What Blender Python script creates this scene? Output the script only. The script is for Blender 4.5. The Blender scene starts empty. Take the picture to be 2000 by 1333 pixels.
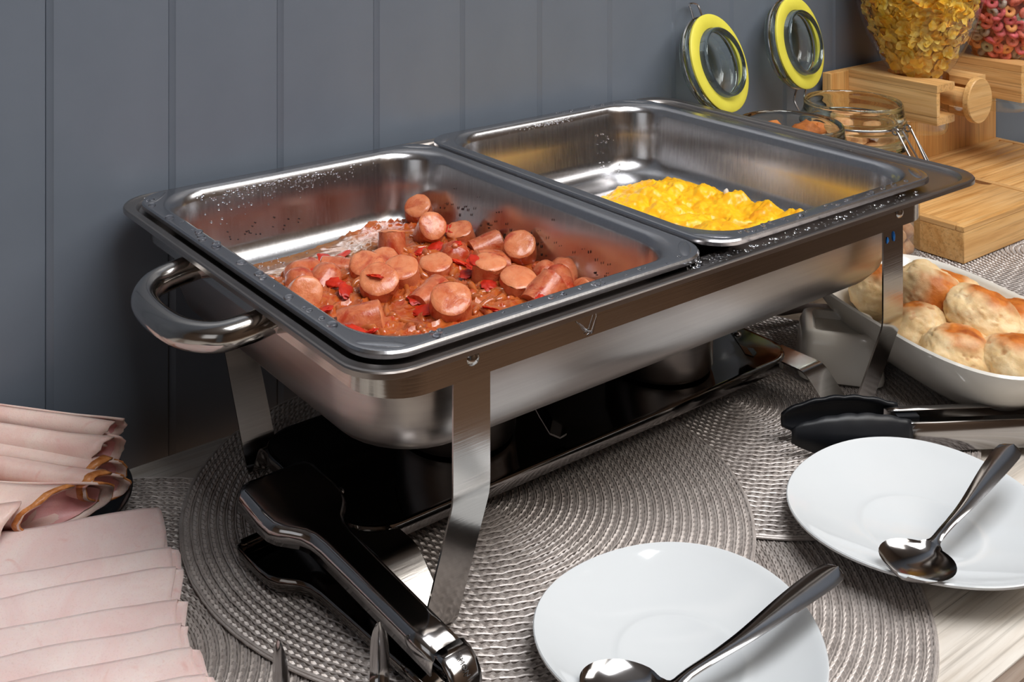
import bpy, bmesh, math, random
from mathutils import Vector, Matrix, noise

PI = math.pi
R = random.Random(11)
S = bpy.context.scene
C = S.collection

# ------------------------------------------------------------------ camera, world, light
cam_d = bpy.data.cameras.new('camera')
cam = bpy.data.objects.new('camera', cam_d)
C.objects.link(cam)
cam.location = (-0.305, -0.8308, 0.446)
cam.rotation_euler = (PI / 2, 0, -0.6333)
cam_d.sensor_width = 36
cam_d.lens = 40.33
cam_d.shift_x = 0.06757
cam_d.shift_y = -0.49466
cam_d.clip_start = 0.01
S.camera = cam

S.view_settings.view_transform = 'Standard'
S.view_settings.look = 'None'
S.view_settings.exposure = 0.1
S.view_settings.gamma = 1.0
S.view_settings.use_curve_mapping = False
S.cycles.max_bounces = 14
S.cycles.transparent_max_bounces = 24
S.cycles.transmission_bounces = 12
S.cycles.glossy_bounces = 6
S.cycles.diffuse_bounces = 4
S.cycles.use_denoising = True
S.cycles.sample_clamp_indirect = 6.0

w = bpy.data.worlds.new('world')
S.world = w
w.use_nodes = True
w.node_tree.nodes['Background'].inputs[0].default_value = (0.9, 0.95, 1.0, 1)
w.node_tree.nodes['Background'].inputs[1].default_value = 0.08


def area(name, loc, target, size, power, col=(1, 1, 1), sy=None):
    l = bpy.data.lights.new(name, 'AREA')
    l.energy = power
    l.color = col
    l.size = size
    if sy:
        l.shape = 'RECTANGLE'
        l.size_y = sy
    o = bpy.data.objects.new(name, l)
    C.objects.link(o)
    o.location = loc
    d = Vector(target) - Vector(loc)
    o.rotation_euler = d.to_track_quat('-Z', 'Y').to_euler()
    return o


area('softbox_lamp', (1.25, -0.95, 1.30), (0.35, -0.2, 0.05), 0.6, 7.2, (1, 0.97, 0.93))
area('ceiling_lamp', (0.26, -0.85, 1.66), (0.15, -0.3, 0.0), 1.1, 26, (0.97, 0.985, 1.0), 0.7)
area('left_fill', (-1.7, -1.3, 0.9), (0.1, -0.3, 0.05), 1.0, 2.0, (0.95, 0.98, 1.0), 0.9)  # soft fill added from the left, not an actual window
area('room_fill', (0.9, -1.75, 1.70), (1.0, -1.9, -0.9), 1.2, 17, (1.0, 0.95, 0.88))  # unseen fill, added to brighten the room reflected in the steel band

# ------------------------------------------------------------------ helpers


def lin(c):
    return tuple((x / 255 / 12.92) if x / 255 <= 0.04045 else ((x / 255 + 0.055) / 1.055) ** 2.4 for x in c[:3]) + (1,)


class NT:
    def __init__(self, name):
        self.m = bpy.data.materials.new(name)
        self.m.use_nodes = True
        self.t = self.m.node_tree
        self.t.nodes.clear()
        self.out = self.t.nodes.new('ShaderNodeOutputMaterial')

    def n(self, typ, **kw):
        nd = self.t.nodes.new('ShaderNode' + typ)
        for k, v in kw.items():
            setattr(nd, k, v)
        return nd

    def l(self, a, b):
        self.t.links.new(a, b)

    def coord(self, kind='Object', scale=(1, 1, 1), rot=(0, 0, 0)):
        tc = self.n('TexCoord')
        mp = self.n('Mapping')
        mp.inputs['Scale'].default_value = scale
        mp.inputs['Rotation'].default_value = rot
        self.l(tc.outputs[kind], mp.inputs[0])
        return mp.outputs[0]

    def noise(self, vec, scale, detail=4, rough=0.55, dist=0):
        nd = self.n('TexNoise')
        nd.inputs['Scale'].default_value = scale
        nd.inputs['Detail'].default_value = detail
        nd.inputs['Roughness'].default_value = rough
        nd.inputs['Distortion'].default_value = dist
        self.l(vec, nd.inputs['Vector'])
        return nd.outputs[0]

    def ramp(self, fac, stops):
        nd = self.n('ValToRGB')
        el = nd.color_ramp.elements
        while len(el) < len(stops):
            el.new(0.5)
        for e, (p, c) in zip(el, stops):
            e.position = p
            e.color = c if len(c) == 4 else lin(c)
        self.l(fac, nd.inputs[0])
        return nd.outputs[0]

    def mix(self, fac, a, b, mode='MIX'):
        nd = self.n('Mix', data_type='RGBA', blend_type=mode)
        for sock, v in ((nd.inputs[0], fac), (nd.inputs[6], a), (nd.inputs[7], b)):
            if isinstance(v, (int, float)):
                sock.default_value = v
            elif isinstance(v, tuple):
                sock.default_value = v
            else:
                self.l(v, sock)
        return nd.outputs[2]

    def bump(self, h, strength=0.3, dist=0.001, normal=None):
        nd = self.n('Bump')
        nd.inputs['Strength'].default_value = strength
        nd.inputs['Distance'].default_value = dist
        self.l(h, nd.inputs['Height'])
        if normal is not None:
            self.l(normal, nd.inputs['Normal'])
        return nd.outputs[0]

    def bsdf(self, col, rough=0.5, metal=0.0, normal=None, coat=0, spec=0.5, sss=0, sssr=None, trans=0, ior=1.45, alpha=None, coatr=0.05):
        b = self.n('BsdfPrincipled')
        if isinstance(col, tuple):
            b.inputs['Base Color'].default_value = col
        else:
            self.l(col, b.inputs['Base Color'])
        if isinstance(rough, (int, float)):
            b.inputs['Roughness'].default_value = rough
        else:
            self.l(rough, b.inputs['Roughness'])
        b.inputs['Metallic'].default_value = metal
        b.inputs['IOR'].default_value = ior
        b.inputs['Specular IOR Level'].default_value = spec
        b.inputs['Coat Weight'].default_value = coat
        b.inputs['Coat Roughness'].default_value = coatr
        b.inputs['Transmission Weight'].default_value = trans
        if sss:
            b.inputs['Subsurface Weight'].default_value = sss
            b.inputs['Subsurface Radius'].default_value = sssr or (1, 0.4, 0.25)
            b.inputs['Subsurface Scale'].default_value = 0.004
        if normal is not None:
            self.l(normal, b.inputs['Normal'])
        self.l(b.outputs[0], self.out.inputs[0])
        return b


def mm(f, lo, hi, nt):
    nd = nt.n('MapRange')
    nd.inputs['To Min'].default_value = lo
    nd.inputs['To Max'].default_value = hi
    nt.l(f, nd.inputs[0])
    return nd.outputs[0]


def steel(name, col=(150, 150, 152), rough=0.28, dirn=(1, 1, 60), scale=40, var=0.12, smudge=0.0):
    t = NT(name)
    v = t.coord('Object', dirn)
    f = t.noise(v, scale, 3)
    g = t.noise(t.coord('Object'), 14, 4)
    rr = t.n('Math', operation='ADD')
    t.l(mm(f, rough - var * 0.5, rough + var * 0.5, t), rr.inputs[0])
    t.l(mm(g, -0.04, 0.06, t), rr.inputs[1])
    c = t.mix(mm(f, 0, 1, t), lin([x * 0.93 for x in col]), lin([min(255, x * 1.05) for x in col]))
    if smudge:
        s = t.noise(t.coord('Object'), 35, 6, 0.7)
        c = t.mix(t.ramp(s, [(0.55, (0, 0, 0, 1)), (0.75, (smudge, smudge, smudge, 1))]), c, lin((70, 45, 30)))
    t.bsdf(c, rr.outputs[0], 1.0, t.bump(f, 0.06, 0.0004))
    return t.m


def plain(name, col, rough=0.5, metal=0, coat=0, var=8, scale=30, bump=0, bscale=200, spec=0.5, sss=0, sssr=None, dirn=(1, 1, 1)):
    t = NT(name)
    v = t.coord('Object', dirn)
    f = t.noise(v, scale, 5, 0.6)
    a = [max(0, x - var) for x in col]
    b = [min(255, x + var) for x in col]
    c = t.ramp(f, [(0.3, tuple(a)), (0.7, tuple(b))])
    nm = None
    if bump:
        nm = t.bump(t.noise(v, bscale, 4), bump, 0.001)
    t.bsdf(c, rough, metal, nm, coat, spec, sss, sssr)
    return t.m


class G:
    def __init__(self):
        self.v = []
        self.f = []

    def add(self, v, f):
        o = len(self.v)
        self.v += [tuple(p) for p in v]
        self.f += [tuple(i + o for i in q) for q in f]
        return self

    def loft(self, loops, c0=False, c1=False, cyc=True):
        n = len(loops[0])
        v = [p for lp in loops for p in lp]
        f = []
        for i in range(len(loops) - 1):
            for j in range(n if cyc else n - 1):
                k = (j + 1) % n
                f.append((i * n + j, i * n + k, (i + 1) * n + k, (i + 1) * n + j))
        if c0:
            f.append(tuple(range(n - 1, -1, -1)))
        if c1:
            o = (len(loops) - 1) * n
            f.append(tuple(o + j for j in range(n)))
        return self.add(v, f)

    def tube(self, path, r, n=10, closed=False, cap=True, flat=1.0, up=None):
        P = [Vector(p) for p in path]
        m = len(P)
        rr = r if isinstance(r, (list, tuple)) else [r] * m
        loops = []
        prev = None
        for i in range(m):
            if closed:
                t = P[(i + 1) % m] - P[i - 1]
            else:
                t = P[min(i + 1, m - 1)] - P[max(i - 1, 0)]
            t.normalize()
            if prev is None:
                a = Vector(up) if up else (Vector((0, 0, 1)) if abs(t.z) < 0.9 else Vector((1, 0, 0)))
                u = (a - t * a.dot(t)).normalized()
            else:
                u = (prev - t * prev.dot(t)).normalized()
            prev = u
            b = t.cross(u)
            loops.append([P[i] + (u * math.cos(2 * PI * k / n) + b * math.sin(2 * PI * k / n) * flat) * rr[i] for k in range(n)])
        if closed:
            loops.append(loops[0])
            return self.loft(loops)
        return self.loft(loops, cap, cap)

    def lathe(self, prof, n=48, c=(0, 0, 0), cap0=False, cap1=False):
        loops = [[(c[0] + r * math.cos(2 * PI * k / n), c[1] + r * math.sin(2 * PI * k / n), c[2] + z) for k in range(n)] for r, z in prof]
        return self.loft(loops, cap0, cap1)

    def box(self, x0, x1, y0, y1, z0, z1):
        v = [(x0, y0, z0), (x1, y0, z0), (x1, y1, z0), (x0, y1, z0), (x0, y0, z1), (x1, y0, z1), (x1, y1, z1), (x0, y1, z1)]
        return self.add(v, [(3, 2, 1, 0), (4, 5, 6, 7), (0, 1, 5, 4), (1, 2, 6, 5), (2, 3, 7, 6), (3, 0, 4, 7)])

    def bbox(self, x0, x1, y0, y1, z0, z1, r=0.001, n=2):
        return self.loft([rr(x0 + i, x1 - i, y0 + i, y1 - i, max(r - i, 1e-5) if i < r else 1e-5, z, n) for i, z in
                          ((r * 0.6, z0), (0, z0 + r * 0.6), (0, z1 - r), (r * 0.3, z1 - r * 0.3), (r, z1))], True, True)

    def xf(self, M):
        self.v = [tuple(M @ Vector(p)) for p in self.v]
        return self

    def mesh(self, name, off=(0, 0, 0), smooth=38, fixn=True):
        me = bpy.data.meshes.new(name)
        me.from_pydata([(a - off[0], b - off[1], c - off[2]) for a, b, c in self.v], [], self.f)
        if fixn:
            bm = bmesh.new()
            bm.from_mesh(me)
            bmesh.ops.recalc_face_normals(bm, faces=bm.faces)
            bm.to_mesh(me)
            bm.free()
        if smooth:
            for p in me.polygons:
                p.use_smooth = True
            me.set_sharp_from_angle(angle=math.radians(smooth))
        return me


def rr(x0, x1, y0, y1, r, z, n=8):
    out = []
    for cx, cy, a0 in ((x1 - r, y1 - r, 0), (x0 + r, y1 - r, 90), (x0 + r, y0 + r, 180), (x1 - r, y0 + r, 270)):
        for k in range(n + 1):
            a = math.radians(a0 + 90 * k / n)
            out.append((cx + r * math.cos(a), cy + r * math.sin(a), z))
    return out


WL = {}


def thing(name, label, cat, loc=(0, 0, 0), group=None, rot=(0, 0, 0)):
    o = bpy.data.objects.new(name, None)
    o.empty_display_size = 0.01
    C.objects.link(o)
    o.location = loc
    o.rotation_euler = rot
    o['label'] = label
    o['category'] = cat
    if group:
        o['group'] = group
    WL[o.name] = Vector(loc)
    return o


def part(name, g, m, parent, smooth=38, local=False, label=None, kind=None, fixn=True):
    off = (0, 0, 0) if local else WL[parent.name]
    me = g if isinstance(g, bpy.types.Mesh) else g.mesh(name, off, smooth, fixn)
    if not me.materials:
        me.materials.append(m)
    o = bpy.data.objects.new(name, me)
    C.objects.link(o)
    o.parent = parent
    WL[o.name] = Vector(WL[parent.name]) if not local else Vector((0, 0, 0))
    if label:
        o['label'] = label
    if kind:
        o['kind'] = kind
    return o


def single(name, g, m, label, cat, loc=None, group=None, smooth=38, kind=None, rot=None, fixn=True):
    me = g if isinstance(g, bpy.types.Mesh) else g.mesh(name, loc or (0, 0, 0), smooth, fixn)
    if not me.materials:
        me.materials.append(m)
    o = bpy.data.objects.new(name, me)
    C.objects.link(o)
    if loc:
        o.location = loc
    if rot:
        o.rotation_euler = rot
    WL[o.name] = Vector(loc or (0, 0, 0))
    if label:
        o['label'] = label
    if cat:
        o['category'] = cat
    if group:
        o['group'] = group
    if kind:
        o['kind'] = kind
    return o


def struct(name, g, m, smooth=0):
    return single(name, g, m, None, None, kind='structure', smooth=smooth)


def copy_tree(o, parent=None):
    c = o.copy()
    C.objects.link(c)
    if parent is not None:
        c.parent = parent
    for ch in list(o.children):
        copy_tree(ch, c)
    WL[c.name] = WL.get(o.name, Vector((0, 0, 0)))
    return c


def fbm(p, o=4):
    return noise.fractal(Vector(p), 1.0, 2.0, o)


def blob(rx, ry, rz, sub=3, amp=0.1, freq=1.5, seed=0, pinch=None, fine=0):
    bm = bmesh.new()
    bmesh.ops.create_icosphere(bm, subdivisions=sub, radius=1)
    g = G()
    for v in bm.verts:
        d = v.co.normalized()
        k = 1 + amp * fbm(d * freq + Vector((seed * 7.3, seed * 3.1, seed)), 4)
        if fine:
            k += fine * fbm(d * 7 + Vector((seed, 0, seed * 2)), 4)
        p = d * k
        if pinch:
            p = pinch(p)
        g.v.append((p.x * rx, p.y * ry, p.z * rz))
    g.f = [tuple(v.index for v in f.verts) for f in bm.faces]
    bm.free()
    return g


def sm(a, b, x):
    t = min(1, max(0, (x - a) / (b - a)))
    return t * t * (3 - 2 * t)


# ------------------------------------------------------------------ materials
M = {}
M['steel_pan'] = steel('brushed_pan_steel', (188, 187, 189), 0.22, (60, 60, 1), 12, 0.10, 0.0)
M['steel_rim'] = steel('water_pan_steel', (175, 176, 180), 0.26, (1, 1, 1), 30, 0.06)
M['steel_polish'] = steel('polished_steel', (176, 172, 168), 0.13, (1, 1, 40), 20, 0.05)
M['steel_mirror'] = steel('mirror_steel', (120, 115, 112), 0.06, (1, 1, 1), 20, 0.03)
M['steel_tongs'] = steel('tong_steel', (165, 163, 163), 0.12, (1, 1, 1), 20, 0.05)
M['steel_bowl'] = steel('satin_basin_steel', (160, 153, 149), 0.30, (1, 1, 50), 10, 0.08)
M['wire'] = steel('zinc_wire', (190, 190, 192), 0.18, (1, 1, 1), 40, 0.05)
M['white'] = plain('white_glaze', (215, 219, 222), 0.08, coat=0.3, var=2, scale=10)
M['cream'] = plain('cream_ceramic', (226, 222, 214), 0.16, coat=0.2, var=3, scale=12)
M['black_plate'] = plain('black_glaze', (18, 19, 21), 0.3, var=4)
M['slate'] = plain('slate_stone', (38, 42, 45), 0.6, var=12, scale=60, bump=0.6, bscale=160)
M['silicone'] = plain('black_silicone', (22, 24, 29), 0.42, var=3, scale=60)
M['gasket'] = plain('yellow_rubber', (222, 212, 78), 0.45, var=5, scale=40)
M['dark'] = plain('dark_void', (10, 10, 10), 0.6)
M['blue_paint'] = plain('blue_residue', (20, 110, 190), 0.5, var=20, scale=400)
M['engraving'] = plain('engraved_letters', (45, 44, 46), 0.5, metal=0.4)


def wood(name, c1, c2, c3, along='X', rough=0.45, scale=1.0, fine=1.0, rnd=True):
    t = NT(name)
    sc = {'X': (6, 90, 90), 'Y': (90, 6, 90), 'Z': (90, 90, 6)}[along]
    tc = t.n('TexCoord')
    add = t.n('VectorMath', operation='ADD')
    t.l(tc.outputs['Object'], add.inputs[0])
    if rnd:
        oi = t.n('ObjectInfo')
        mul = t.n('Math', operation='MULTIPLY')
        mul.inputs[1].default_value = 3.7
        t.l(oi.outputs['Random'], mul.inputs[0])
        t.l(mul.outputs[0], add.inputs[1])
    mp = t.n('Mapping')
    mp.inputs['Scale'].default_value = [s * scale for s in sc]
    t.l(add.outputs[0], mp.inputs[0])
    f = t.noise(mp.outputs[0], 1.0, 6, 0.65, 0.4)
    mp2 = t.n('Mapping')
    mp2.inputs['Scale'].default_value = [s * scale * (4.5 * fine if s > 10 else 1.3) for s in sc]
    t.l(add.outputs[0], mp2.inputs[0])
    g = t.noise(mp2.outputs[0], 1.0, 3, 0.6)
    c = t.ramp(f, [(0.28, c1), (0.5, c2), (0.72, c3)])
    c = t.mix(t.ramp(g, [(0.3, (0.5, 0.5, 0.5, 1)), (0.5, (0, 0, 0, 1))]), c, lin([x * 0.72 for x in c1]))
    t.bsdf(c, rough, 0, t.bump(g, 0.15, 0.0005))
    return t.m


M['counter'] = wood('whitewashed_wood', (184, 170, 154), (217, 209, 199), (228, 223, 215), 'X', 0.4, 0.8, 1.0)
M['counter_brown'] = wood('weathered_wood', (120, 102, 88), (150, 132, 118), (172, 158, 146), 'X', 0.45, 0.8, 1.0)
M['bamboo_x'] = wood('bamboo_crosswise', (192, 138, 76), (218, 170, 108), (229, 188, 130), 'X', 0.38)
M['bamboo_y'] = wood('bamboo_lengthwise', (195, 142, 82), (220, 174, 114), (230, 192, 138), 'Y', 0.38)
M['bamboo_z'] = wood('bamboo_upright', (186, 130, 68), (212, 158, 94), (224, 178, 114), 'Z', 0.38)


def wallpaint():
    t = NT('blue_grey_wall_paint')
    v = t.coord('Object')
    f = t.noise(v, 9, 5, 0.6)
    c = t.ramp(f, [(0.25, (101, 109, 120)), (0.75, (109, 117, 128))])
    fine = t.noise(t.coord('Object', (1, 1, 0.15)), 260, 3)
    peel = t.noise(v, 130, 2)
    r = mm(f, 0.27, 0.40, t)
    t.bsdf(c, r, 0, t.bump(fine, 0.05, 0.0006, t.bump(peel, 0.05, 0.001)), spec=0.5)
    return t.m


M['wall'] = wallpaint()
M['room'] = plain('beige_room_paint', (128, 106, 88), 0.8, var=5, scale=3)
M['ceil'] = plain('ceiling_paint', (205, 205, 203), 0.85, var=3, scale=3)
M['floor'] = plain('brown_floor', (166, 133, 108), 0.5, var=10, scale=4)


def glass_thin(name, tint=(0.94, 0.955, 0.945), k=1.0):
    t = NT(name)
    tr = t.n('BsdfTransparent')
    tr.inputs[0].default_value = tint + (1,)
    gl = t.n('BsdfGlossy')
    gl.inputs['Roughness'].default_value = 0.03
    lw = t.n('LayerWeight')
    lw.inputs['Blend'].default_value = 0.5
    pw = t.n('Math', operation='POWER')
    pw.inputs[1].default_value = 2.4
    t.l(lw.outputs['Facing'], pw.inputs[0])
    ml = t.n('MapRange')
    ml.inputs['To Min'].default_value = 0.06 * k
    ml.inputs['To Max'].default_value = 0.8 * k
    t.l(pw.outputs[0], ml.inputs[0])
    mx = t.n('MixShader')
    t.l(ml.outputs[0], mx.inputs[0])
    t.l(tr.outputs[0], mx.inputs[1])
    t.l(gl.outputs[0], mx.inputs[2])
    t.l(mx.outputs[0], t.out.inputs[0])
    return t.m


M['glass_thin'] = glass_thin('clear_jar_glass')
M['glass_globe'] = glass_thin('clear_globe_plastic', (0.985, 0.985, 0.98), 0.55)


def glass_thick(name, col, ior, rough=0.0):
    t = NT(name)
    b = t.n('BsdfGlass')
    b.inputs['Color'].default_value = col
    b.inputs['IOR'].default_value = ior
    b.inputs['Roughness'].default_value = rough
    t.l(b.outputs[0], t.out.inputs[0])
    return t.m


M['glass'] = glass_thick('thick_lid_glass', (0.95, 0.985, 0.97, 1), 1.48)
M['water'] = glass_thick('water', (0.97, 0.98, 1, 1), 1.33)


def matmat():
    t = NT('woven_taupe_vinyl')
    f = t.noise(t.coord('Object'), 90, 4, 0.6)
    big = t.noise(t.coord('Object'), 700, 2)
    c = t.ramp(f, [(0.3, (172, 163, 158)), (0.7, (198, 190, 185))])
    c = t.mix(t.ramp(big, [(0.45, (0, 0, 0, 1)), (0.7, (0.45, 0.45, 0.45, 1))]), c, lin((146, 136, 131)))
    b = t.bsdf(c, 0.34, 0.2, None, spec=0.6)
    return t.m


M['mat'] = matmat()


def hammat(name, c1, c2, c3):
    t = NT(name)
    v = t.coord('Object')
    oi = t.n('ObjectInfo')
    add = t.n('VectorMath', operation='ADD')
    t.l(v, add.inputs[0])
    t.l(oi.outputs['Random'], add.inputs[1])
    f = t.noise(add.outputs[0], 28, 6, 0.62, 0.6)
    g = t.noise(add.outputs[0], 900, 3, 0.6)
    h = t.noise(add.outputs[0], 60, 2, 0.5, 1.0)
    c = t.ramp(f, [(0.28, c1), (0.5, c2), (0.72, c3)])
    c = t.mix(t.ramp(h, [(0.66, (0, 0, 0, 1)), (0.8, (0.6, 0.6, 0.6, 1))]), c, lin((216, 140, 128)))
    c = t.mix(t.ramp(g, [(0.3, (0.25, 0.25, 0.25, 1)), (0.45, (0, 0, 0, 1))]), c, lin((206, 160, 152)))
    t.bsdf(c, mm(f, 0.32, 0.5, t), 0, t.bump(g, 0.25, 0.0006), spec=0.5, sss=0.25)
    return t.m


M['ham'] = hammat('cooked_ham', (231, 195, 190), (236, 208, 203), (240, 220, 214))
M['ham_roll'] = hammat('carved_ham', (226, 182, 172), (233, 201, 190), (238, 214, 202))
M['ham_in'] = hammat('ham_inside', (214, 140, 140), (222, 160, 158), (228, 176, 172))
M['rind'] = plain('browned_rind', (196, 122, 60), 0.35, var=40, scale=150, bump=0.5, bscale=300)

# ------------------------------------------------------------------ setting
g = G().box(-1.3, 2.4, 0.012, 0.05, -0.92, 1.75)
wall = struct('wall_back', g, M['wall'])
pg = G()
prof = [(0.0003, 0.012), (0.0003, 0.0022), (0.0008, 0.0017), (0.0044, 0.0007), (0.0056, 0.0), (0.0922, 0.0), (0.0928, 0.0006), (0.0928, 0.012)]
pg.loft([[(x, y, -0.92) for x, y in prof], [(x, y, 1.74) for x, y in prof]], True, True)
pm = pg.mesh('plank', (0, 0, 0), 20)
for k in range(-12, 24):
    o = part('plank', pm, M['wall'], wall, local=True)
    o.location = (-0.0478 + 0.0932 * k, R.uniform(0, 0.0004), 0)
struct('wall_front', G().box(-1.3, 2.4, -2.7, -2.6, -0.92, 1.75), M['room'])
struct('wall_left', G().box(-1.4, -1.3, -2.7, 0.05, -0.92, 1.75).xf(Matrix.Translation((-0.9, 0, 0))), M['room'])
struct('wall_right', G().box(2.4, 2.5, -2.7, 0.05, -0.92, 1.75), M['room'])
struct('ceiling', G().box(-2.3, 2.5, -2.7, 0.05, 1.75, 1.8), M['ceil'])
struct('floor', G().box(-2.3, 2.5, -2.7, 0.05, -0.97, -0.92), M['floor'])

ct = thing('countertop', 'whitewashed wood countertop under the placemats, running along the wall', 'counter', (0.4, -0.27, -0.009))
part('core', G().bbox(-0.9, 1.9, -0.5165, -0.0355, -0.045, -0.0125, 0.002), M['counter_brown'], ct)
ys = [-0.5175, -0.5085, -0.462, -0.392, -0.318, -0.243, -0.168, -0.1, -0.0345]
for i in range(len(ys) - 1):
    x = -0.9
    xs = [-0.9] + sorted(R.uniform(-0.8, 1.8) for _ in range(2)) + [1.9] if i > 1 else [-0.9, 1.9]
    for a, b in zip(xs, xs[1:]):
        part('plank', G().bbox(a, b - 0.0004, ys[i], ys[i + 1] - 0.0004, -0.013, -0.009, 0.0004, 1),
             M['counter_brown'] if i == 0 or (i == 6) else M['counter'], ct)

# ------------------------------------------------------------------ placemats


def ring_mesh(r0, r1, seed):
    g = G()
    rm = (r0 + r1) / 2
    n = max(10, int(2 * PI * rm / 0.0052))
    wv = r1 - r0
    fr = [0.0, 0.20, 0.23, 0.5, 0.52, 0.80, 1.0]
    rows = []
    for j, fj in enumerate(fr):
        row = []
        for i in range(n):
            for s, ph in enumerate((0.0, 0.62, 0.93)):
                half = 0 if fj < 0.51 else 0.5
                a = (i + ph + half + (0.28 if fj in (0.5, 0.52) else 0)) / n * 2 * PI
                saw = (0.15, 1.0, 0.25)[s]
                if fj in (0.0, 1.0):
                    z = 0.0008
                    a = (i + ph + half) / n * 2 * PI
                elif fj in (0.20,):
                    z = 0.0012
                else:
                    z = 0.0011 + 0.0018 * saw * (0.75 if fj in (0.5, 0.52) else 1.0)
                r = r0 + wv * fj + noise.noise(Vector((math.cos(a) * 9, math.sin(a) * 9, seed))) * 0.0004
                row.append((r * math.cos(a), r * math.sin(a), z))
        rows.append(row)
    g.loft(rows)
    m = max(16, int(2 * PI * r1 / 0.0045))
    path = []
    for i in range(m):
        a = 2 * PI * i / m
        rc = r1 - 0.0001 + noise.noise(Vector((math.cos(a) * 14, math.sin(a) * 14, seed + 5))) * 0.0005
        path.append((rc * math.cos(a), rc * math.sin(a), 0.0021 + 0.0004 * math.sin(i * 2.1)))
    g.tube(path, 0.00062, 5, closed=True, cap=False)
    return g.mesh('braid', (0, 0, 0), 0, False)


RW = 0.0057
NR = 33
ring_meshes = []
for k in range(NR):
    me = ring_mesh(0.0015 + RW * k, 0.0015 + RW * (k + 1), k * 1.7)
    me.materials.append(M['mat'])
    ring_meshes.append(me)
edge_g = G()
for rr_, zz in ((0.1899, 0.0018), (0.1909, 0.0010)):
    edge_g.tube([(rr_ * math.cos(2 * PI * i / 220) + R.uniform(-2, 2) * 1e-4, rr_ * math.sin(2 * PI * i / 220), zz) for i in range(220)], 0.0009, 6, closed=True)
edge_me = edge_g.mesh('hem')
edge_me.materials.append(M['mat'])
back_me = G().lathe([(0.0005, 0.0003), (0.19, 0.0003), (0.19, 0.0), (0.0005, 0.0)], 96).mesh('backing', (0, 0, 0), 0)
back_me.materials.append(M['mat'])


def placemat(x, y, z, sc, label, rot):
    t = thing('placemat', label, 'placemat', (x, y, z), 'round woven placemats', (0, 0, rot))
    t.scale = (sc, sc, 1)
    part('backing', back_me, M['mat'], t, local=True)
    for me in ring_meshes:
        part('braid', me, M['mat'], t, local=True)
    part('hem', edge_me, M['mat'], t, local=True)
    return t


placemat(0.1679, -0.2133, -0.003, 0.99, 'round woven taupe placemat under the near end of the chafing dish', 0.0)
placemat(0.4204, -0.2316, -0.006, 0.935, 'round woven taupe placemat under the far chafing dish legs and black silicone tongs', 1.0)
placemat(0.197, -0.322, -0.009, 0.97, 'round woven taupe placemat under the plate at the front edge of the counter', 2.0)
placemat(-0.100, -0.219, -0.0062, 0.99, 'round woven taupe placemat under the ham platters', 3.0)
placemat(0.766, -0.345, -0.009, 0.97, 'round woven taupe placemat under the bowl of cheese rolls', 4.0)
placemat(0.95, -0.225, -0.006, 0.97, 'round woven taupe placemat under the bamboo cereal dispenser', 5.0)

# ------------------------------------------------------------------ chafing dish
cd = thing('chafing_dish', 'long stainless steel chafing dish on strap legs holding two food pans', 'chafing dish', (0.268, -0.18, 0.0))


def inset(o, i, r, z, n=8):
    return rr(o[0] + i, o[1] - i, o[2] + i, o[3] - i, r, z, n)


O = (-0.003, 0.576, -0.3575, -0.009)
B = (0.012, 0.530, -0.334, -0.030)
g = G()
g.loft([inset(O, 0.0012, 0.027, 0.1735), inset(O, 0, 0.028, 0.1742), inset(O, 0, 0.028, 0.1770), inset(O, 0.0005, 0.028, 0.1778), inset(O, 0.0014, 0.028, 0.1781),
        inset(O, 0.0022, 0.028, 0.1779), inset(O, 0.0026, 0.028, 0.1777), inset(O, 0.0064, 0.028, 0.1773), inset(O, 0.0068, 0.028, 0.17725), inset(O, 0.0078, 0.028, 0.1762), inset(O, 0.0086, 0.028, 0.1748), inset(O, 0.0092, 0.028, 0.1745), inset(O, 0.010, 0.028, 0.1744), inset(O, 0.021, 0.034, 0.1742),
        rr(0.016, 0.535, -0.333, -0.031, 0.045, 0.1738), rr(0.017, 0.532, -0.332, -0.032, 0.046, 0.171),
        rr(0.0175, 0.522, -0.3325, -0.032, 0.047, 0.152), rr(0.021, 0.515, -0.330, -0.035, 0.047, 0.130), rr(0.026, 0.510, -0.326, -0.039, 0.047, 0.116),
        rr(0.034, 0.503, -0.319, -0.046, 0.046, 0.1075), rr(0.044, 0.494, -0.309, -0.056, 0.042, 0.1035), rr(0.060, 0.478, -0.294, -0.070, 0.036, 0.102)], False, True)
part('water_pan', g, M['steel_bowl'], cd, 30)
# frame band
ag = G()
A = (0.0125, 0.5195, -0.345, -0.020)
ag.loft([inset(A, 0.0008, 0.030, 0.1545, 10), inset(A, 0, 0.030, 0.155, 10), inset(A, 0, 0.030, 0.1735, 10), inset(A, 0.0012, 0.030, 0.1735, 10), inset(A, 0.0012, 0.030, 0.155, 10), inset(A, 0.0008, 0.030, 0.1545, 10)])
part('frame_band', ag, M['steel_polish'], cd, 30)


def strip(path, x0, x1, t=0.0012, rnd=0.0):
    P = [Vector((0, y, z)) for y, z in path]
    g = G()
    loops = []
    for i in range(len(P)):
        a = (P[i] - P[i - 1]).normalized() if i else (P[1] - P[0]).normalized()
        b = (P[i + 1] - P[i]).normalized() if i < len(P) - 1 else a
        na = Vector((0, -a.z, a.y))
        nb = Vector((0, -b.z, b.y))
        nn = (na + nb).normalized()
        nn = nn / max(0.4, nn.dot(na))
        p, q = P[i] + nn * t / 2, P[i] - nn * t / 2
        loops.append([(x0, p.y, p.z), (x1, p.y, p.z), (x1, q.y, q.z), (x0, q.y, q.z)])
    return g.loft(loops, True, True)


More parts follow.
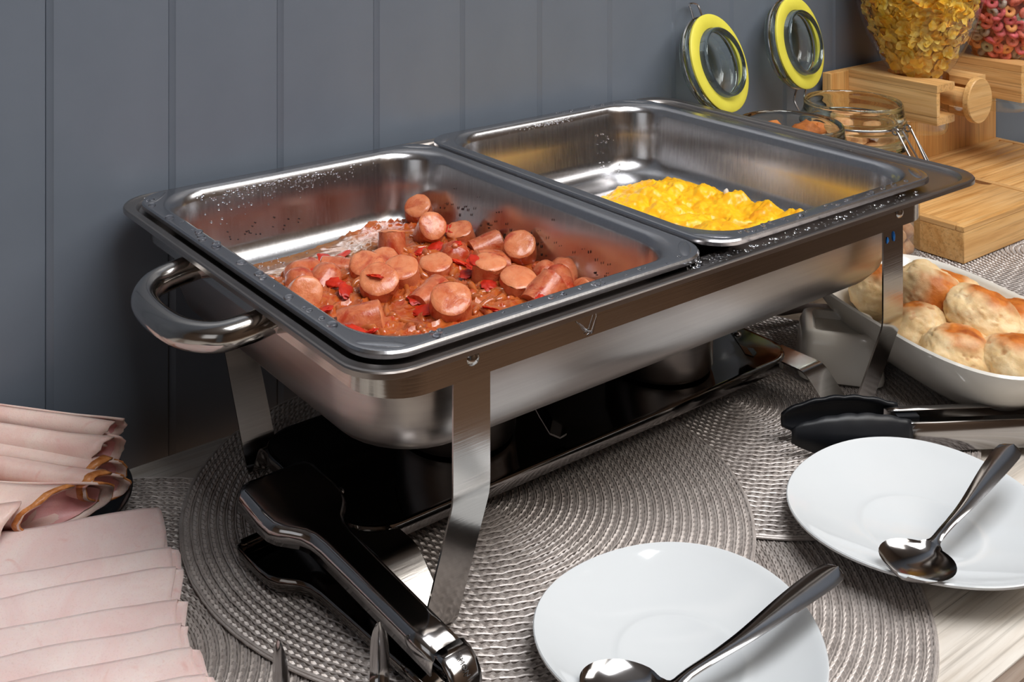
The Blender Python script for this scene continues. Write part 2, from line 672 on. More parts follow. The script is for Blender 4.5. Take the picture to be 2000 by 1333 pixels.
def bend(pts, r=0.006, n=4):
    P = [Vector((y, z)) for y, z in pts]
    out = [P[0]]
    for i in range(1, len(P) - 1):
        a = (P[i - 1] - P[i])
        b = (P[i + 1] - P[i])
        ra = min(r, a.length * 0.45)
        rb = min(r, b.length * 0.45)
        s, e = P[i] + a.normalized() * ra, P[i] + b.normalized() * rb
        for k in range(n + 1):
            u = k / n
            out.append(s * (1 - u) ** 2 + P[i] * 2 * u * (1 - u) + e * u * u)
    out.append(P[-1])
    return [(p.x, p.y) for p in out]


SH = 0.0265
zf, zr = 0.0008, -0.0022
for x0, x1, zb, z0 in ((0.0596, 0.0846, 0.0905, zf), (0.4537, 0.4788, 0.0855, zr)):
    part('leg', strip(bend([(-0.3431, 0.171), (-0.3431, zb), (-0.3125, z0), (-0.304, z0), (-0.2745, SH - 0.001), (-0.235, SH - 0.001)]), x0, x1), M['steel_polish'], cd, 25)
    part('leg', strip(bend([(-0.0215, 0.171), (-0.026, 0.150), (-0.103, z0), (-0.110, z0), (-0.122, SH - 0.001), (-0.15, SH - 0.001)]), x0, x1), M['steel_polish'], cd, 25)
# burner shelf
SHB = (0.058, 0.477, -0.254, -0.112)
g = G().loft([inset(SHB, 0.0008, 0.03, SH - 0.0075), inset(SHB, 0, 0.03, SH - 0.0075), inset(SHB, 0, 0.03, SH), inset(SHB, 0.0006, 0.03, SH + 0.0012), inset(SHB, 0.002, 0.028, SH + 0.0016),
              inset(SHB, 0.004, 0.026, SH + 0.0012), inset(SHB, 0.03, 0.02, SH + 0.001)], False, True)
shelf = part('burner_shelf', g, M['steel_mirror'], cd, 30)
for x, y in ((0.0741, -0.2033), (0.462, -0.203)):
    part('screw', G().lathe([(0.0001, 0.0022), (0.0018, 0.0019), (0.0032, 0.0008), (0.0034, 0)], 12, (x, y, SH + 0.0012)), M['wire'], shelf)
for x in (0.0718, 0.4723):
    part('rivet', G().lathe([(0.0001, 0.0024), (0.0016, 0.0022), (0.0032, 0.0013), (0.0042, 0)], 20).xf(Matrix.Translation((x, -0.345, 0.1655)) @ Matrix.Rotation(PI / 2, 4, 'X')), M['steel_polish'], cd)
part('rivet', G().lathe([(0.0001, 0.0022), (0.0015, 0.002), (0.003, 0.001), (0.0036, 0)], 16).xf(Matrix.Translation((0.0125, -0.256, 0.165)) @ Matrix.Rotation(-PI / 2, 4, 'Y')), M['steel_polish'], cd)


def smooth_path(pts, n=8, closed=False):
    P = [Vector(p) for p in pts]
    out = []
    m = len(P)
    for i in range(m if closed else m - 1):
        p0 = P[i - 1] if (i > 0 or closed) else P[0] * 2 - P[1]
        p1 = P[i]
        p2 = P[(i + 1) % m]
        p3 = P[(i + 2) % m] if (closed or i + 2 < m) else P[-1] * 2 - P[-2]
        for k in range(n):
            t = k / n
            out.append(0.5 * ((2 * p1) + (p2 - p0) * t + (2 * p0 - 5 * p1 + 4 * p2 - p3) * t * t + (3 * p1 - p0 - 3 * p2 + p3) * t ** 3))
    if not closed:
        out.append(P[-1])
    return out


hp = smooth_path([(0.014, -0.229, 0.1625), (-0.004, -0.229, 0.160), (-0.021, -0.224, 0.158), (-0.0335, -0.205, 0.157), (-0.037, -0.177, 0.157), (-0.0335, -0.149, 0.157), (-0.021, -0.131, 0.158), (-0.004, -0.126, 0.160), (0.014, -0.126, 0.1625)], 6)
part('handle', G().tube(hp, 0.0088, 16, flat=0.95), M['steel_polish'], cd)
part('paint_spot', blob(0.0012, 0.0008, 0.0038, 2, 0.5, 2, 3).xf(Matrix.Translation((0.4665, -0.3441, 0.1485))), M['blue_paint'], cd, label='blue residue on the far leg')
part('paint_spot', blob(0.0014, 0.0006, 0.0022, 2, 0.5, 2, 4).xf(Matrix.Translation((0.4585, -0.3441, 0.1475))), M['blue_paint'], cd)


# food pans
def food_pan(name, label, x0, x1, y0, y1, z, seed):
    P = (x0, x1, y0, y1)
    t = thing(name, label, 'food pan', ((x0 + x1) / 2, (y0 + y1) / 2, 0.1155), 'half size food pans')
    zb = 0.1185
    h = z - zb
    g = G().loft([inset(P, 0.0012, 0.024, z - 0.0045, 10), inset(P, 0.0, 0.025, z - 0.004, 10), inset(P, 0, 0.025, z - 0.0015, 10), inset(P, 0.0008, 0.025, z - 0.0003, 10), inset(P, 0.0018, 0.025, z, 10), inset(P, 0.0024, 0.025, z, 10), inset(P, 0.0090, 0.033, z - 0.0001, 10),
                  inset(P, 0.0095, 0.034, z - 0.0002, 10), inset(P, 0.0113, 0.037, z - 0.0009, 10), inset(P, 0.0130, 0.039, z - 0.003, 10), inset(P, 0.0145, 0.040, z - 0.008, 10), inset(P, 0.0158, 0.040, z - 0.028, 10),
                  inset(P, 0.0178, 0.039, zb + 0.018, 10), inset(P, 0.0205, 0.038, zb + 0.010, 10), inset(P, 0.0260, 0.037, zb + 0.0042, 10), inset(P, 0.0330, 0.034, zb + 0.0012, 10), inset(P, 0.040, 0.030, zb, 10),
                  inset(P, 0.049, 0.026, zb, 10), inset(P, 0.052, 0.024, zb + 0.0012, 10), inset(P, 0.056, 0.022, zb + 0.0014, 10)], False, True)
    g.v = [(a, b + (0.0), c) for a, b, c in g.v]
    part('pan_shell', g, M['steel_pan'], t, 32)
    for cx, cy, an in ((x0 + 0.014, y0 + 0.014, -45), (x1 - 0.014, y0 + 0.014, 45), (x0 + 0.014, y1 - 0.014, 45), (x1 - 0.014, y1 - 0.014, -45)):
        e = blob(0.0145, 0.0042, 0.0011, 3, 0.0)
        e.xf(Matrix.Translation((cx, cy, z - 0.0004)) @ Matrix.Rotation(math.radians(an), 4, 'Z'))
        part('corner_ridge', e, M['steel_pan'], t)
    return t


panL = food_pan('food_pan', 'half size steel food pan filled with sausage pieces in sauce', 0.0075, 0.2670, -0.3455, -0.0205, 0.1818, 1)
panR = food_pan('food_pan', 'half size steel food pan holding scrambled eggs', 0.2680, 0.5290, -0.3455, -0.0205, 0.1842, 2)


def drops(name, pan, spots):
    g = G()
    for (x, y, z, r, nx, ny, nz) in spots:
        e = blob(r, r * R.uniform(0.75, 1.2), r * 0.5, 2 if r > 0.0013 else 1, 0.12, 1.2, R.random() * 9)
        q = Vector((nx, ny, nz)).to_track_quat('Z', 'Y').to_matrix().to_4x4()
        e.xf(Matrix.Translation((x, y, z)) @ q)
        g.add(e.v, e.f)
    o = part(name, g, M['water'], pan, 60, kind='stuff')
    return o


sp = []
for _ in range(26):
    y = R.uniform(-0.30, -0.03)
    sp.append((0.0075 + R.uniform(0.0035, 0.0085), y, 0.1818, R.choice([0.0009, 0.0014, 0.002, 0.0028, 0.0032]), 0, 0, 1))
for _ in range(26):
    x = R.uniform(0.04, 0.25)
    sp.append((x, -0.3455 + R.uniform(0.003, 0.009), 0.1818, R.choice([0.0007, 0.001, 0.0016, 0.0022]), 0, 0, 1))
for _ in range(230):
    x = R.gauss(0.135, 0.035)
    z = 0.1775 - abs(R.gauss(0, 0.006))
    if 0.03 < x < 0.24:
        sp.append((x, -0.0205 - 0.0145 - (0.1738 - z) * 0.072, z, R.choice([0.0004, 0.0005, 0.0006, 0.0009, 0.0011]), 0, -1, 0.15))
for _ in range(70):
    x = R.uniform(0.03, 0.10)
    z = 0.178 - abs(R.gauss(0, 0.01))
    sp.append((x, -0.0205 - 0.0148 - (0.1738 - z) * 0.072, z, R.choice([0.0004, 0.0006, 0.001, 0.0013]), 0, -1, 0.15))
for _ in range(80):
    x = R.uniform(0.05, 0.24)
    sp.append((x, -0.0205 - R.uniform(0.029, 0.043), 0.1225 + R.uniform(0, 0.001), R.choice([0.0005, 0.0008, 0.0012]), 0, -0.4, 1))
drops('water_droplets', panL, sp)
sp = []
for _ in range(40):
    x = R.uniform(0.30, 0.51)
    sp.append((x, -0.3455 + R.uniform(0.003, 0.009), 0.1842, R.choice([0.0007, 0.001, 0.0016, 0.002]), 0, 0, 1))
for _ in range(14):
    sp.append((R.uniform(0.42, 0.5), -0.0205 - R.uniform(0.003, 0.009), 0.1842, R.choice([0.001, 0.0018, 0.0026]), 0, 0, 1))
for _ in range(160):
    x = R.gauss(0.40, 0.018)
    z = 0.1812 - abs(R.gauss(0, 0.004))
    sp.append((x, -0.0205 - 0.0138 - (0.1812 - z) * 0.07, z, R.choice([0.0004, 0.0005, 0.0007]), 0, -1, 0.15))
for _ in range(60):
    x = R.uniform(0.46, 0.505)
    z = R.uniform(0.122, 0.16)
    sp.append((x, -0.0205 - 0.0172 - max(0, 0.1365 - z) * 0.9, z, R.choice([0.0005, 0.0008, 0.0011]), 0, -1, 0.3))
drops('water_droplets', panR, sp)
sp = []
for _ in range(150):
    x = R.uniform(0.24, 0.5)
    sp.append((x, -0.354 + R.uniform(0.001, 0.0095), 0.1776, R.choice([0.0005, 0.0007, 0.0009, 0.0014]), 0, 0, 1))
for _ in range(60):
    sp.append((R.gauss(0.268, 0.012), R.uniform(-0.347, -0.336), 0.1745, R.choice([0.001, 0.0016, 0.0024]), 0, 0, 1))
for _ in range(24):
    sp.append((0.572 - R.uniform(0.012, 0.02), R.uniform(-0.25, -0.03), 0.1744, R.choice([0.0012, 0.002, 0.003]), 0, 0, 1))
drops('water_droplets', cd, sp)
# dried drip over the front band
dg = G()
dg.tube([(0.160, -0.3462, 0.1745), (0.1615, -0.3464, 0.166), (0.158, -0.3464, 0.158), (0.154, -0.3464, 0.157)], [0.0003, 0.0004, 0.0008, 0.0003], 6)
dg.tube([(0.1475, -0.3462, 0.1655), (0.151, -0.3464, 0.1625), (0.1535, -0.3464, 0.1592), (0.1575, -0.3464, 0.158)], [0.0003, 0.0004, 0.0007, 0.0007], 6)
part('water_drip', dg, M['water'], cd)

# ------------------------------------------------------------------ fuel holders on the shelf
for cx, cy, ang, lab in ((0.180, -0.186, -48, 'steel fuel holder on the burner shelf, behind the near front leg'), (0.370, -0.200, -32, 'brushed steel fuel holder on the far half of the burner shelf')):
    z0 = SH + 0.0014
    t = thing('fuel_holder', lab, 'fuel holder', (cx, cy, z0), 'fuel holders')
    r = 0.042
    part('cup', G().lathe([(0.0001, 0), (r - 0.006, 0), (r - 0.002, 0.0015), (r, 0.005), (r, 0.040), (r - 0.001, 0.041), (r - 0.002, 0.040), (r - 0.002, 0.01), (0.0001, 0.01)], 48, (cx, cy, z0)), M['steel_bowl'], t, 30)
    part('lid', G().lathe([(r + 0.001, 0.041), (r + 0.001, 0.043), (r - 0.004, 0.0445), (0.0001, 0.045)], 40, (cx, cy, z0)), M['steel_polish'], t)
    a = math.radians(ang)
    d = Vector((math.cos(a), math.sin(a), 0))
    n_ = Vector((-d.y, d.x, 0))
    hg = G()
    loops = []
    for s, z, hw in ((0.030, 0.043, 0.009), (0.044, 0.0425, 0.0095), (0.052, 0.034, 0.0095), (0.060, 0.020, 0.0095), (0.067, 0.009, 0.0092), (0.074, 0.0062, 0.008), (0.078, 0.0072, 0.004)):
        p = Vector((cx, cy, z0)) + d * s + Vector((0, 0, z))
        loops.append([p + n_ * hw, p - n_ * hw, p - n_ * hw - Vector((0, 0, 0.0012)), p + n_ * hw - Vector((0, 0, 0.0012))])
    hg.loft(loops, True, True)
    part('handle', hg, M['steel_mirror'], t, 30)

# ------------------------------------------------------------------ sausages in sauce


def foodmat(name, stops, scale, rough, coat=0.4, bump=0.3, bscale=250, sss=0.15, dist=0.5):
    t = NT(name)
    v = t.coord('Object')
    oi = t.n('ObjectInfo')
    add = t.n('VectorMath', operation='ADD')
    t.l(v, add.inputs[0])
    t.l(oi.outputs['Random'], add.inputs[1])
    f = t.noise(add.outputs[0], scale, 5, 0.62, dist)
    c = t.ramp(f, stops)
    b = t.noise(add.outputs[0], bscale, 4, 0.6)
    t.bsdf(c, rough, 0, t.bump(b, bump, 0.0008), coat, 0.5, sss, (1, 0.35, 0.15), coatr=0.12)
    return t.m




def sausmat(name, c1, c2, c3, film, bs):
    t = NT(name)
    v = t.coord('Object')
    oi = t.n('ObjectInfo')
    mul = t.n('Math', operation='MULTIPLY')
    mul.inputs[1].default_value = 5.0
    t.l(oi.outputs['Random'], mul.inputs[0])
    add = t.n('VectorMath', operation='ADD')
    t.l(v, add.inputs[0])
    t.l(mul.outputs[0], add.inputs[1])
    f = t.noise(add.outputs[0], 110, 5, 0.62, 0.4)
    g = t.noise(add.outputs[0], 62, 4, 0.6, 0.8)
    b = t.noise(add.outputs[0], 420, 4, 0.65)
    c = t.ramp(f, [(0.3, c1), (0.5, c2), (0.72, c3)])
    c = t.mix(t.ramp(g, [(0.5, (0, 0, 0, 1)), (0.5 + film, (0.85, 0.85, 0.85, 1))]), c, lin((164, 40, 10)))
    c = t.mix(t.ramp(b, [(0.62, (0, 0, 0, 1)), (0.74, (0.5, 0.5, 0.5, 1))]), c, lin((236, 176, 136)))
    t.bsdf(c, mm(g, 0.42, 0.16, t), 0, t.bump(b, 0.45, 0.0006, t.bump(f, 0.35, 0.002)), 0.35, 0.5, 0.12, (1, 0.35, 0.15), coatr=0.15)
    return t.m


M['sausage'] = sausmat('sausage_skin', (172, 78, 40), (196, 104, 64), (212, 128, 86), 0.16, 1)
M['sausage_cut'] = sausmat('sausage_cut_face', (202, 104, 58), (214, 128, 84), (222, 144, 100), 0.22, 1)
M['tomato'] = foodmat('tomato_flesh', [(0.3, (160, 22, 6)), (0.6, (204, 44, 14)), (0.8, (220, 82, 26))], 90, 0.45, 0.0, 0.1)
M['onion'] = foodmat('stewed_onion', [(0.3, (150, 62, 24)), (0.6, (184, 100, 46)), (0.8, (168, 68, 26))], 90, 0.2, 0.6, 0.1)
M['char'] = plain('charred_tip', (52, 30, 26), 0.5, var=14, scale=300)


def in_panL(x, y, i=0.047):
    return 0.0075 + i < x < 0.2670 - i and -0.3455 + i < y < -0.0205 - i


def lip(x, y, P, i, r):
    # signed distance to a rounded rectangle, positive inside
    cx, cy = (P[0] + P[1]) / 2, (P[2] + P[3]) / 2
    hx, hy = (P[1] - P[0]) / 2 - i - r, (P[3] - P[2]) / 2 - i - r
    dx, dy = abs(x - cx) - hx, abs(y - cy) - hy
    o = math.hypot(max(dx, 0), max(dy, 0)) + min(max(dx, dy), 0) - r
    return -o


PL = (0.0075, 0.2670, -0.3455, -0.0205)
PR = (0.2680, 0.5290, -0.3455, -0.0205)


def pan_floor(d, zb=0.1185):
    # pan inner surface height against distance d inside the 20 mm inset wall line
    prof = [(-0.02, zb + 0.045), (0.0, zb + 0.018), (0.0027, zb + 0.010), (0.0082, zb + 0.0042), (0.0152, zb + 0.0012), (0.022, zb), (1, zb)]
    for (a, za), (b, zb_) in zip(prof, prof[1:]):
        if d <= b:
            return za + (zb_ - za) * (d - a) / (b - a) if d > a else za
    return zb


SZ = 0.1325


def sauce_h(x, y):
    n1 = fbm((x * 60, y * 60, 3.1), 5)
    n2 = noise.noise(Vector((x * 160, y * 160, 8.2)))
    ridg = 1 - abs(noise.noise(Vector((x * 75 + n1, y * 110, 1.7)))) * 2
    back = sm(-0.13, -0.065, y) * sm(0.235, 0.12, x)
    amp = 1 - 0.93 * back
    # level drops towards the back where only thin broth is left
    lv = SZ - 0.0070 * back
    clear = sm(-0.085, -0.055, y) * 0.004 + sm(0.225, 0.25, x) * sm(-0.2, -0.1, y) * 0.014
    return lv - clear + amp * (0.0030 * n1 + 0.0012 * n2 + 0.0034 * max(0, ridg) ** 2)


def height_mesh(P, step, hf, keep):
    nx = int((P[1] - P[0]) / step)
    ny = int((P[3] - P[2]) / step)
    idx = {}
    g = G()
    for i in range(nx + 1):
        for j in range(ny + 1):
            x, y = P[0] + i * step, P[2] + j * step
            if keep(x, y):
                idx[i, j] = len(g.v)
                g.v.append((x, y, hf(x, y)))
    for i in range(nx):
        for j in range(ny):
            q = [(i, j), (i + 1, j), (i + 1, j + 1), (i, j + 1)]
            if all(k in idx for k in q):
                g.f.append(tuple(idx[k] for k in q))
    return g


def sauce_keep(x, y):
    d = lip(x, y, PL, 0.0180, 0.037)
    return d > 0.0005 and sauce_h(x, y) > pan_floor(d) - 0.0012


sg = height_mesh(PL, 0.0014, sauce_h, sauce_keep)
sme = sg.mesh('tomato_onion_sauce', (0.135, -0.18, 0.119), 80)
sat = sme.attributes.new('broth', 'FLOAT', 'POINT')
for v in sme.vertices:
    X_, Y_ = v.co.x + 0.135, v.co.y - 0.18
    sat.data[v.index].value = sm(-0.135, -0.085, Y_) * sm(0.22, 0.15, X_) + 0.25 * noise.noise(Vector((X_ * 50, Y_ * 50, 1)))
t = NT('tomato_sauce')
vv = t.coord('Object')
f = t.noise(vv, 55, 5, 0.62, 1.2)
c = t.ramp(f, [(0.2, (120, 28, 8)), (0.38, (166, 62, 20)), (0.54, (184, 96, 44)), (0.68, (172, 50, 16)), (0.85, (198, 122, 56))])
cb = t.ramp(t.noise(vv, 80, 4, 0.6, 0.5), [(0.3, (112, 62, 20)), (0.6, (146, 92, 40)), (0.8, (162, 82, 34))])
c = t.mix(t.n('Attribute', attribute_name='broth').outputs['Fac'], c, cb)
t.bsdf(c, 0.17, 0, t.bump(t.noise(vv, 220, 4, 0.6), 0.3, 0.0008), 0.4, 0.5, 0.1, (1, 0.35, 0.15), coatr=0.1)
M['sauce'] = t.m
single('tomato_onion_sauce', sme, M['sauce'], 'orange red tomato and onion sauce pooled in the sausage pan', 'sauce', (0.135, -0.18, 0.119), kind='stuff', smooth=80)


def sausage(L, r, seed, bulge=0.10, end='cut', bendk=0.0):
    # body along +Z from 0 to L, cut face on top; end 'cut' or 'tip'
    n = 22
    prof = []
    g = G()
    ks = 7
    for k in range(ks + 1):
        t = k / ks
        rad = r * (1 - bulge * (2 * t - 1) ** 2 * 0.6)
        prof.append((rad, L * t))
    if end == 'tip':
        prof = [(r * math.sin(a), L - r * 0.9 + r * 0.9 * math.cos(a)) for a in [PI * 0.5 * k / 7 for k in range(7, 0, -1)]]
        prof = [(r * (0.92 + 0.08 * min(1, k / 2)), (L - r * 0.9) * k / 4) for k in range(4)] + prof
    loops = []
    for rad, z in prof:
        lp = []
        for j in range(n):
            a = 2 * PI * j / n
            k = 1 + 0.10 * noise.noise(Vector((math.cos(a) * 1.1 + seed, math.sin(a) * 1.1, z * 60))) + 0.02 * noise.noise(Vector((math.cos(a) * 5 + seed, math.sin(a) * 5, z * 400)))
            if end == 'tip' and z > L - r * 0.6:
                k *= 1 + 0.07 * math.sin(7 * a + seed)
            lp.append((rad * k * math.cos(a) + bendk * (z / L) ** 2 * r, rad * k * math.sin(a), z))
        loops.append(lp)
    g.loft(loops, True, False)
    top = loops[-1]
    cap = G()
    c = Vector((sum(p[0] for p in top) / n, sum(p[1] for p in top) / n, prof[-1][1]))
    ring = []
    for f, dz in ((1.0, 0.0), (0.95, 0.0006), (0.84, 0.0012), (0.6, 0.0017), (0.25, 0.0019)):
        ring.append([(c.x + (p[0] - c.x) * f, c.y + (p[1] - c.y) * f, p[2] + dz + 0.0010 * noise.noise(Vector((p[0] * 240 * f, p[1] * 240 * f, seed)))) for p in top])
    cap.loft(ring, False, True)
    return g, cap


# x, y, z of piece centre, tilt from vertical (deg), heading of the tilt (deg), length, radius, kind, label
SA = [
    (0.236, -0.062, 0.1395, 38, 215, 0.022, 0.0125, 'cut', 'sausage piece tipped against the back corner of the pan, farthest of all'),
    (0.211, -0.110, 0.1415, 48, 250, 0.030, 0.0125, 'cut', 'tall sausage piece leaning over near the back, with a slanted cut face'),
    (0.234, -0.121, 0.1330, 22, 200, 0.020, 0.0120, 'cut', 'sausage piece standing by the dividing wall, second from the back'),
    (0.236, -0.150, 0.1360, 74, -18, 0.026, 0.0118, 'cut', 'sausage piece lying flat with tomato flecks, beside the dividing wall'),
    (0.241, -0.183, 0.1420, 36, 228, 0.022, 0.0138, 'cut', 'large pale sausage piece propped high against the dividing wall'),
    (0.174, -0.114, 0.1350, 20, 60, 0.027, 0.0118, 'cut', 'upright sausage piece at the edge of the thin broth'),
    (0.202, -0.155, 0.1370, 28, 235, 0.026, 0.0120, 'tip', 'sausage end with a wrinkled puckered tip in the middle of the pan'),
    (0.180, -0.162, 0.1345, 14, 230, 0.018, 0.0135, 'cut', 'round sausage disc with a smooth level cut face at mid pan'),
    (0.217, -0.179, 0.1330, 80, 160, 0.026, 0.0122, 'cut', 'sausage piece with a blackened edge lying under the propped pale one'),
    (0.198, -0.200, 0.1370, 14, 250, 0.028, 0.0132, 'cut', 'upright sausage piece wearing a bright red tomato square'),
    (0.128, -0.116, 0.1320, 82, 140, 0.032, 0.0095, 'cut', 'thin sausage piece pointing towards the broth'),
    (0.134, -0.141, 0.1345, 24, 235, 0.022, 0.0140, 'cut', 'sausage disc with a small tomato bit on its top'),
    (0.153, -0.136, 0.1330, 26, 225, 0.020, 0.0125, 'cut', 'sausage disc tucked behind the one topped with tomato'),
    (0.104, -0.135, 0.1340, 62, 30, 0.026, 0.0120, 'tip', 'sausage end with a charred black tip'),
    (0.098, -0.111, 0.1325, 84, 200, 0.030, 0.0120, 'tip', 'sausage end half hidden behind the pan rim at the broth side'),
    (0.087, -0.129, 0.1335, 70, 240, 0.026, 0.0125, 'tip', 'wrinkled sausage end beside the charred one'),
    (0.078, -0.150, 0.1330, 62, 250, 0.026, 0.0128, 'cut', 'sausage piece close to the short rim, dabbed with red pepper'),
    (0.124, -0.173, 0.1390, 36, 235, 0.024, 0.0150, 'cut', 'big sausage piece with a tilted cut face in the centre front'),
    (0.148, -0.166, 0.1370, 22, 225, 0.024, 0.0140, 'cut', 'sausage disc leaning on the big tilted piece'),
    (0.143, -0.229, 0.1370, 30, 240, 0.024, 0.0155, 'cut', 'widest sausage piece, sunk in sauce near the front rim'),
    (0.087, -0.208, 0.1340, 78, -30, 0.030, 0.0130, 'cut', 'sausage piece lying on its side at the near corner of the pan'),
    (0.205, -0.224, 0.1340, 16, 240, 0.022, 0.0145, 'cut', 'oval sausage disc with a flat top near the long front rim'),
    (0.234, -0.222, 0.1330, 60, 120, 0.026, 0.0110, 'tip', 'small sausage end in the front corner by the dividing wall'),
    (0.231, -0.238, 0.1340, 66, 60, 0.024, 0.0110, 'cut', 'sausage piece smeared with tomato skin in the front corner'),
    (0.2425, -0.228, 0.1365, 68, 30, 0.030, 0.0118, 'tip', 'curved sausage end touching the wall in the front corner'),
    (0.209, -0.246, 0.1330, 64, 10, 0.028, 0.0125, 'cut', 'sausage piece half sunk along the long front rim'),
    (0.146, -0.200, 0.1300, 80, 20, 0.032, 0.0120, 'cut', 'sausage piece almost covered by sauce behind the widest one'),
    (0.245, -0.252, 0.1330, 70, 200, 0.022, 0.0095, 'cut', 'small wedge of sausage at the last bit of front rim'),
]
SA = [(x, y, z - 0.0035, tl, hd, L * 0.90, r * 0.93, kind, lab) for x, y, z, tl, hd, L, r, kind, lab in SA]
for i, (x, y, z, tl, hd, L, r, kind, lab) in enumerate(SA):
    a, cap = sausage(L, r, i * 2.3, end=kind)
    hd_ = math.radians(hd)
    tl_ = math.radians(tl)
    axis = Vector((math.sin(tl_) * math.cos(hd_), math.sin(tl_) * math.sin(hd_), math.cos(tl_)))
    q = axis.to_track_quat('Z', 'X')
    z = max(z, 0.1198 + r * math.sin(tl_) * 0.9 + L / 2 * math.cos(tl_))
    base = Vector((x, y, z)) - axis * L / 2
    t = thing('sausage_piece', lab, 'sausage', tuple(base), 'sausage pieces in the pan')
    t.rotation_euler = q.to_euler()
    part('skin', a, M['sausage'], t, 40, local=True)
    part('cut_face', cap, M['sausage_cut'] if kind == 'cut' else (M['char'] if 'charred' in lab else M['sausage']), t, 60, local=True)

# tomato and onion pieces
for k in range(44):
    for _ in range(60):
        x, y = R.uniform(0.06, 0.245), R.uniform(-0.30, -0.085)
        if lip(x, y, PL, 0.0180, 0.037) > 0.008 and not (y > -0.12 and x < 0.16 and R.random() < 0.75):
            break
    s = R.uniform(0.0040, 0.0085)
    g = blob(s, s * R.uniform(0.5, 0.9), 0.0012, 3, 0.5, 1.6, k)
    z = sauce_h(x, y) + 0.0012
    for (sx, sy, sz, tl, hd, L, r, kind, lab) in SA:
        if math.hypot(x - sx, y - sy) < r * 0.9 and tl < 45:
            z = sz + L / 2 * math.cos(math.radians(tl)) + 0.002
    o = single('tomato_piece', g, M['tomato'], 'small red tomato piece stuck in the sausage sauce', 'tomato', (0, 0, 0), 'tomato pieces in the sauce', 60)
    o.location = (x, y, z)
    o.rotation_euler = (R.uniform(-0.4, 0.4), R.uniform(-0.4, 0.4), R.uniform(0, 6))
og = G()
for k in range(110):
    for _ in range(60):
        x, y = R.uniform(0.04, 0.24), R.uniform(-0.31, -0.10)
        if lip(x, y, PL, 0.0180, 0.037) > 0.016:
            break
    a0 = R.uniform(0, 6.28)
    cr = R.uniform(0.012, 0.026)
    ln = R.uniform(0.7, 1.5)
    pts = []
    for i in range(7):
        a = a0 + ln * i / 6
        px, py = x + cr * (math.cos(a) - math.cos(a0)), y + cr * (math.sin(a) - math.sin(a0))
        if lip(px, py, PL, 0.0180, 0.037) < 0.004:
            break
        pts.append((px, py, sauce_h(px, py) - 0.0002 + 0.0010 * math.sin(i * 1.1 + k)))
    if len(pts) > 2:
        og.tube(pts, [R.uniform(0.0020, 0.0032) * (0.5 if i in (0, len(pts) - 1) else 1) for i in range(len(pts))], 8, flat=1.0)
single('onion_strips', og, M['onion'], 'softened onion strips lying through the sausage sauce', 'onion', (0.135, -0.18, 0.125), kind='stuff', smooth=80)
# splashes on the pan wall
spg = G()
for _ in range(70):
    y = R.uniform(-0.27, -0.06)
    z = 0.138 + abs(R.gauss(0, 0.010))
    if z > 0.172:
        continue
    x = 0.2670 - 0.0155 - (0.1738 - z) * 0.072
    e = blob(R.uniform(0.0003, 0.0007), 0.00025, R.uniform(0.0004, 0.0014), 1, 0.2)
    e.xf(Matrix.Translation((x, y, z)) @ Matrix.Rotation(PI / 2, 4, 'Z'))
    spg.add(e.v, e.f)
for _ in range(35):
    x = R.uniform(0.03, 0.14)
    z = 0.139 + abs(R.gauss(0, 0.004))
    e = blob(R.uniform(0.0003, 0.0006), 0.00025, R.uniform(0.0004, 0.0008), 1, 0.2)
    e.xf(Matrix.Translation((x, -0.0205 - 0.0155 - (0.1738 - z) * 0.072, z)))
    spg.add(e.v, e.f)
part('sauce_specks', spg, M['char'], panL, 60, kind='stuff')

# ------------------------------------------------------------------ scrambled eggs
M['egg'] = foodmat('scrambled_egg', [(0.25, (240, 156, 4)), (0.5, (252, 188, 14)), (0.75, (254, 202, 36))], 50, 0.36, 0.18, 0.25, 240, 0.3, 0.6)
lumps = []
for _ in range(620):
    x, y = R.uniform(0.30, 0.515), R.uniform(-0.325, -0.06)
    lumps.append((x, y, R.uniform(0.004, 0.0125), R.uniform(0.5, 1.0)))
big = [(0.395, -0.13, 0.020), (0.44, -0.125, 0.022), (0.47, -0.12, 0.022), (0.425, -0.15, 0.016), (0.488, -0.145, 0.020), (0.495, -0.175, 0.020), (0.497, -0.205, 0.018), (0.497, -0.235, 0.014),
       (0.36, -0.16, 0.016), (0.34, -0.2, 0.02), (0.38, -0.21, 0.024), (0.42, -0.22, 0.024), (0.45, -0.24, 0.020), (0.36, -0.26, 0.02), (0.41, -0.28, 0.02), (0.47, -0.27, 0.018), (0.33, -0.13, 0.014)]


def egg_mask(x, y):
    d = lip(x, y, PR, 0.0180, 0.037)
    m = sm(0.003, 0.014, d)
    # outline: steel shows at the back and along the far wall
    e = min(-0.080 - 0.12 * max(0, 0.40 - x) - y, 0.5112 - x + 0.08 * min(0, y + 0.2))
    e += 0.009 * fbm((x * 55, y * 55, 4.4), 3)
    m *= sm(-0.004, 0.009, e)
    # gap between the two mounds
    gx = (x - 0.385) * 0.6 + (y + 0.165) * 1.0
    gl = math.exp(-((gx + 0.004) / 0.006) ** 2) * sm(0.375, 0.40, x) * sm(0.475, 0.455, x)
    m *= 1 - min(1, gl * (0.75 + 0.9 * noise.noise(Vector((x * 80, y * 80, 2)))))
    return m


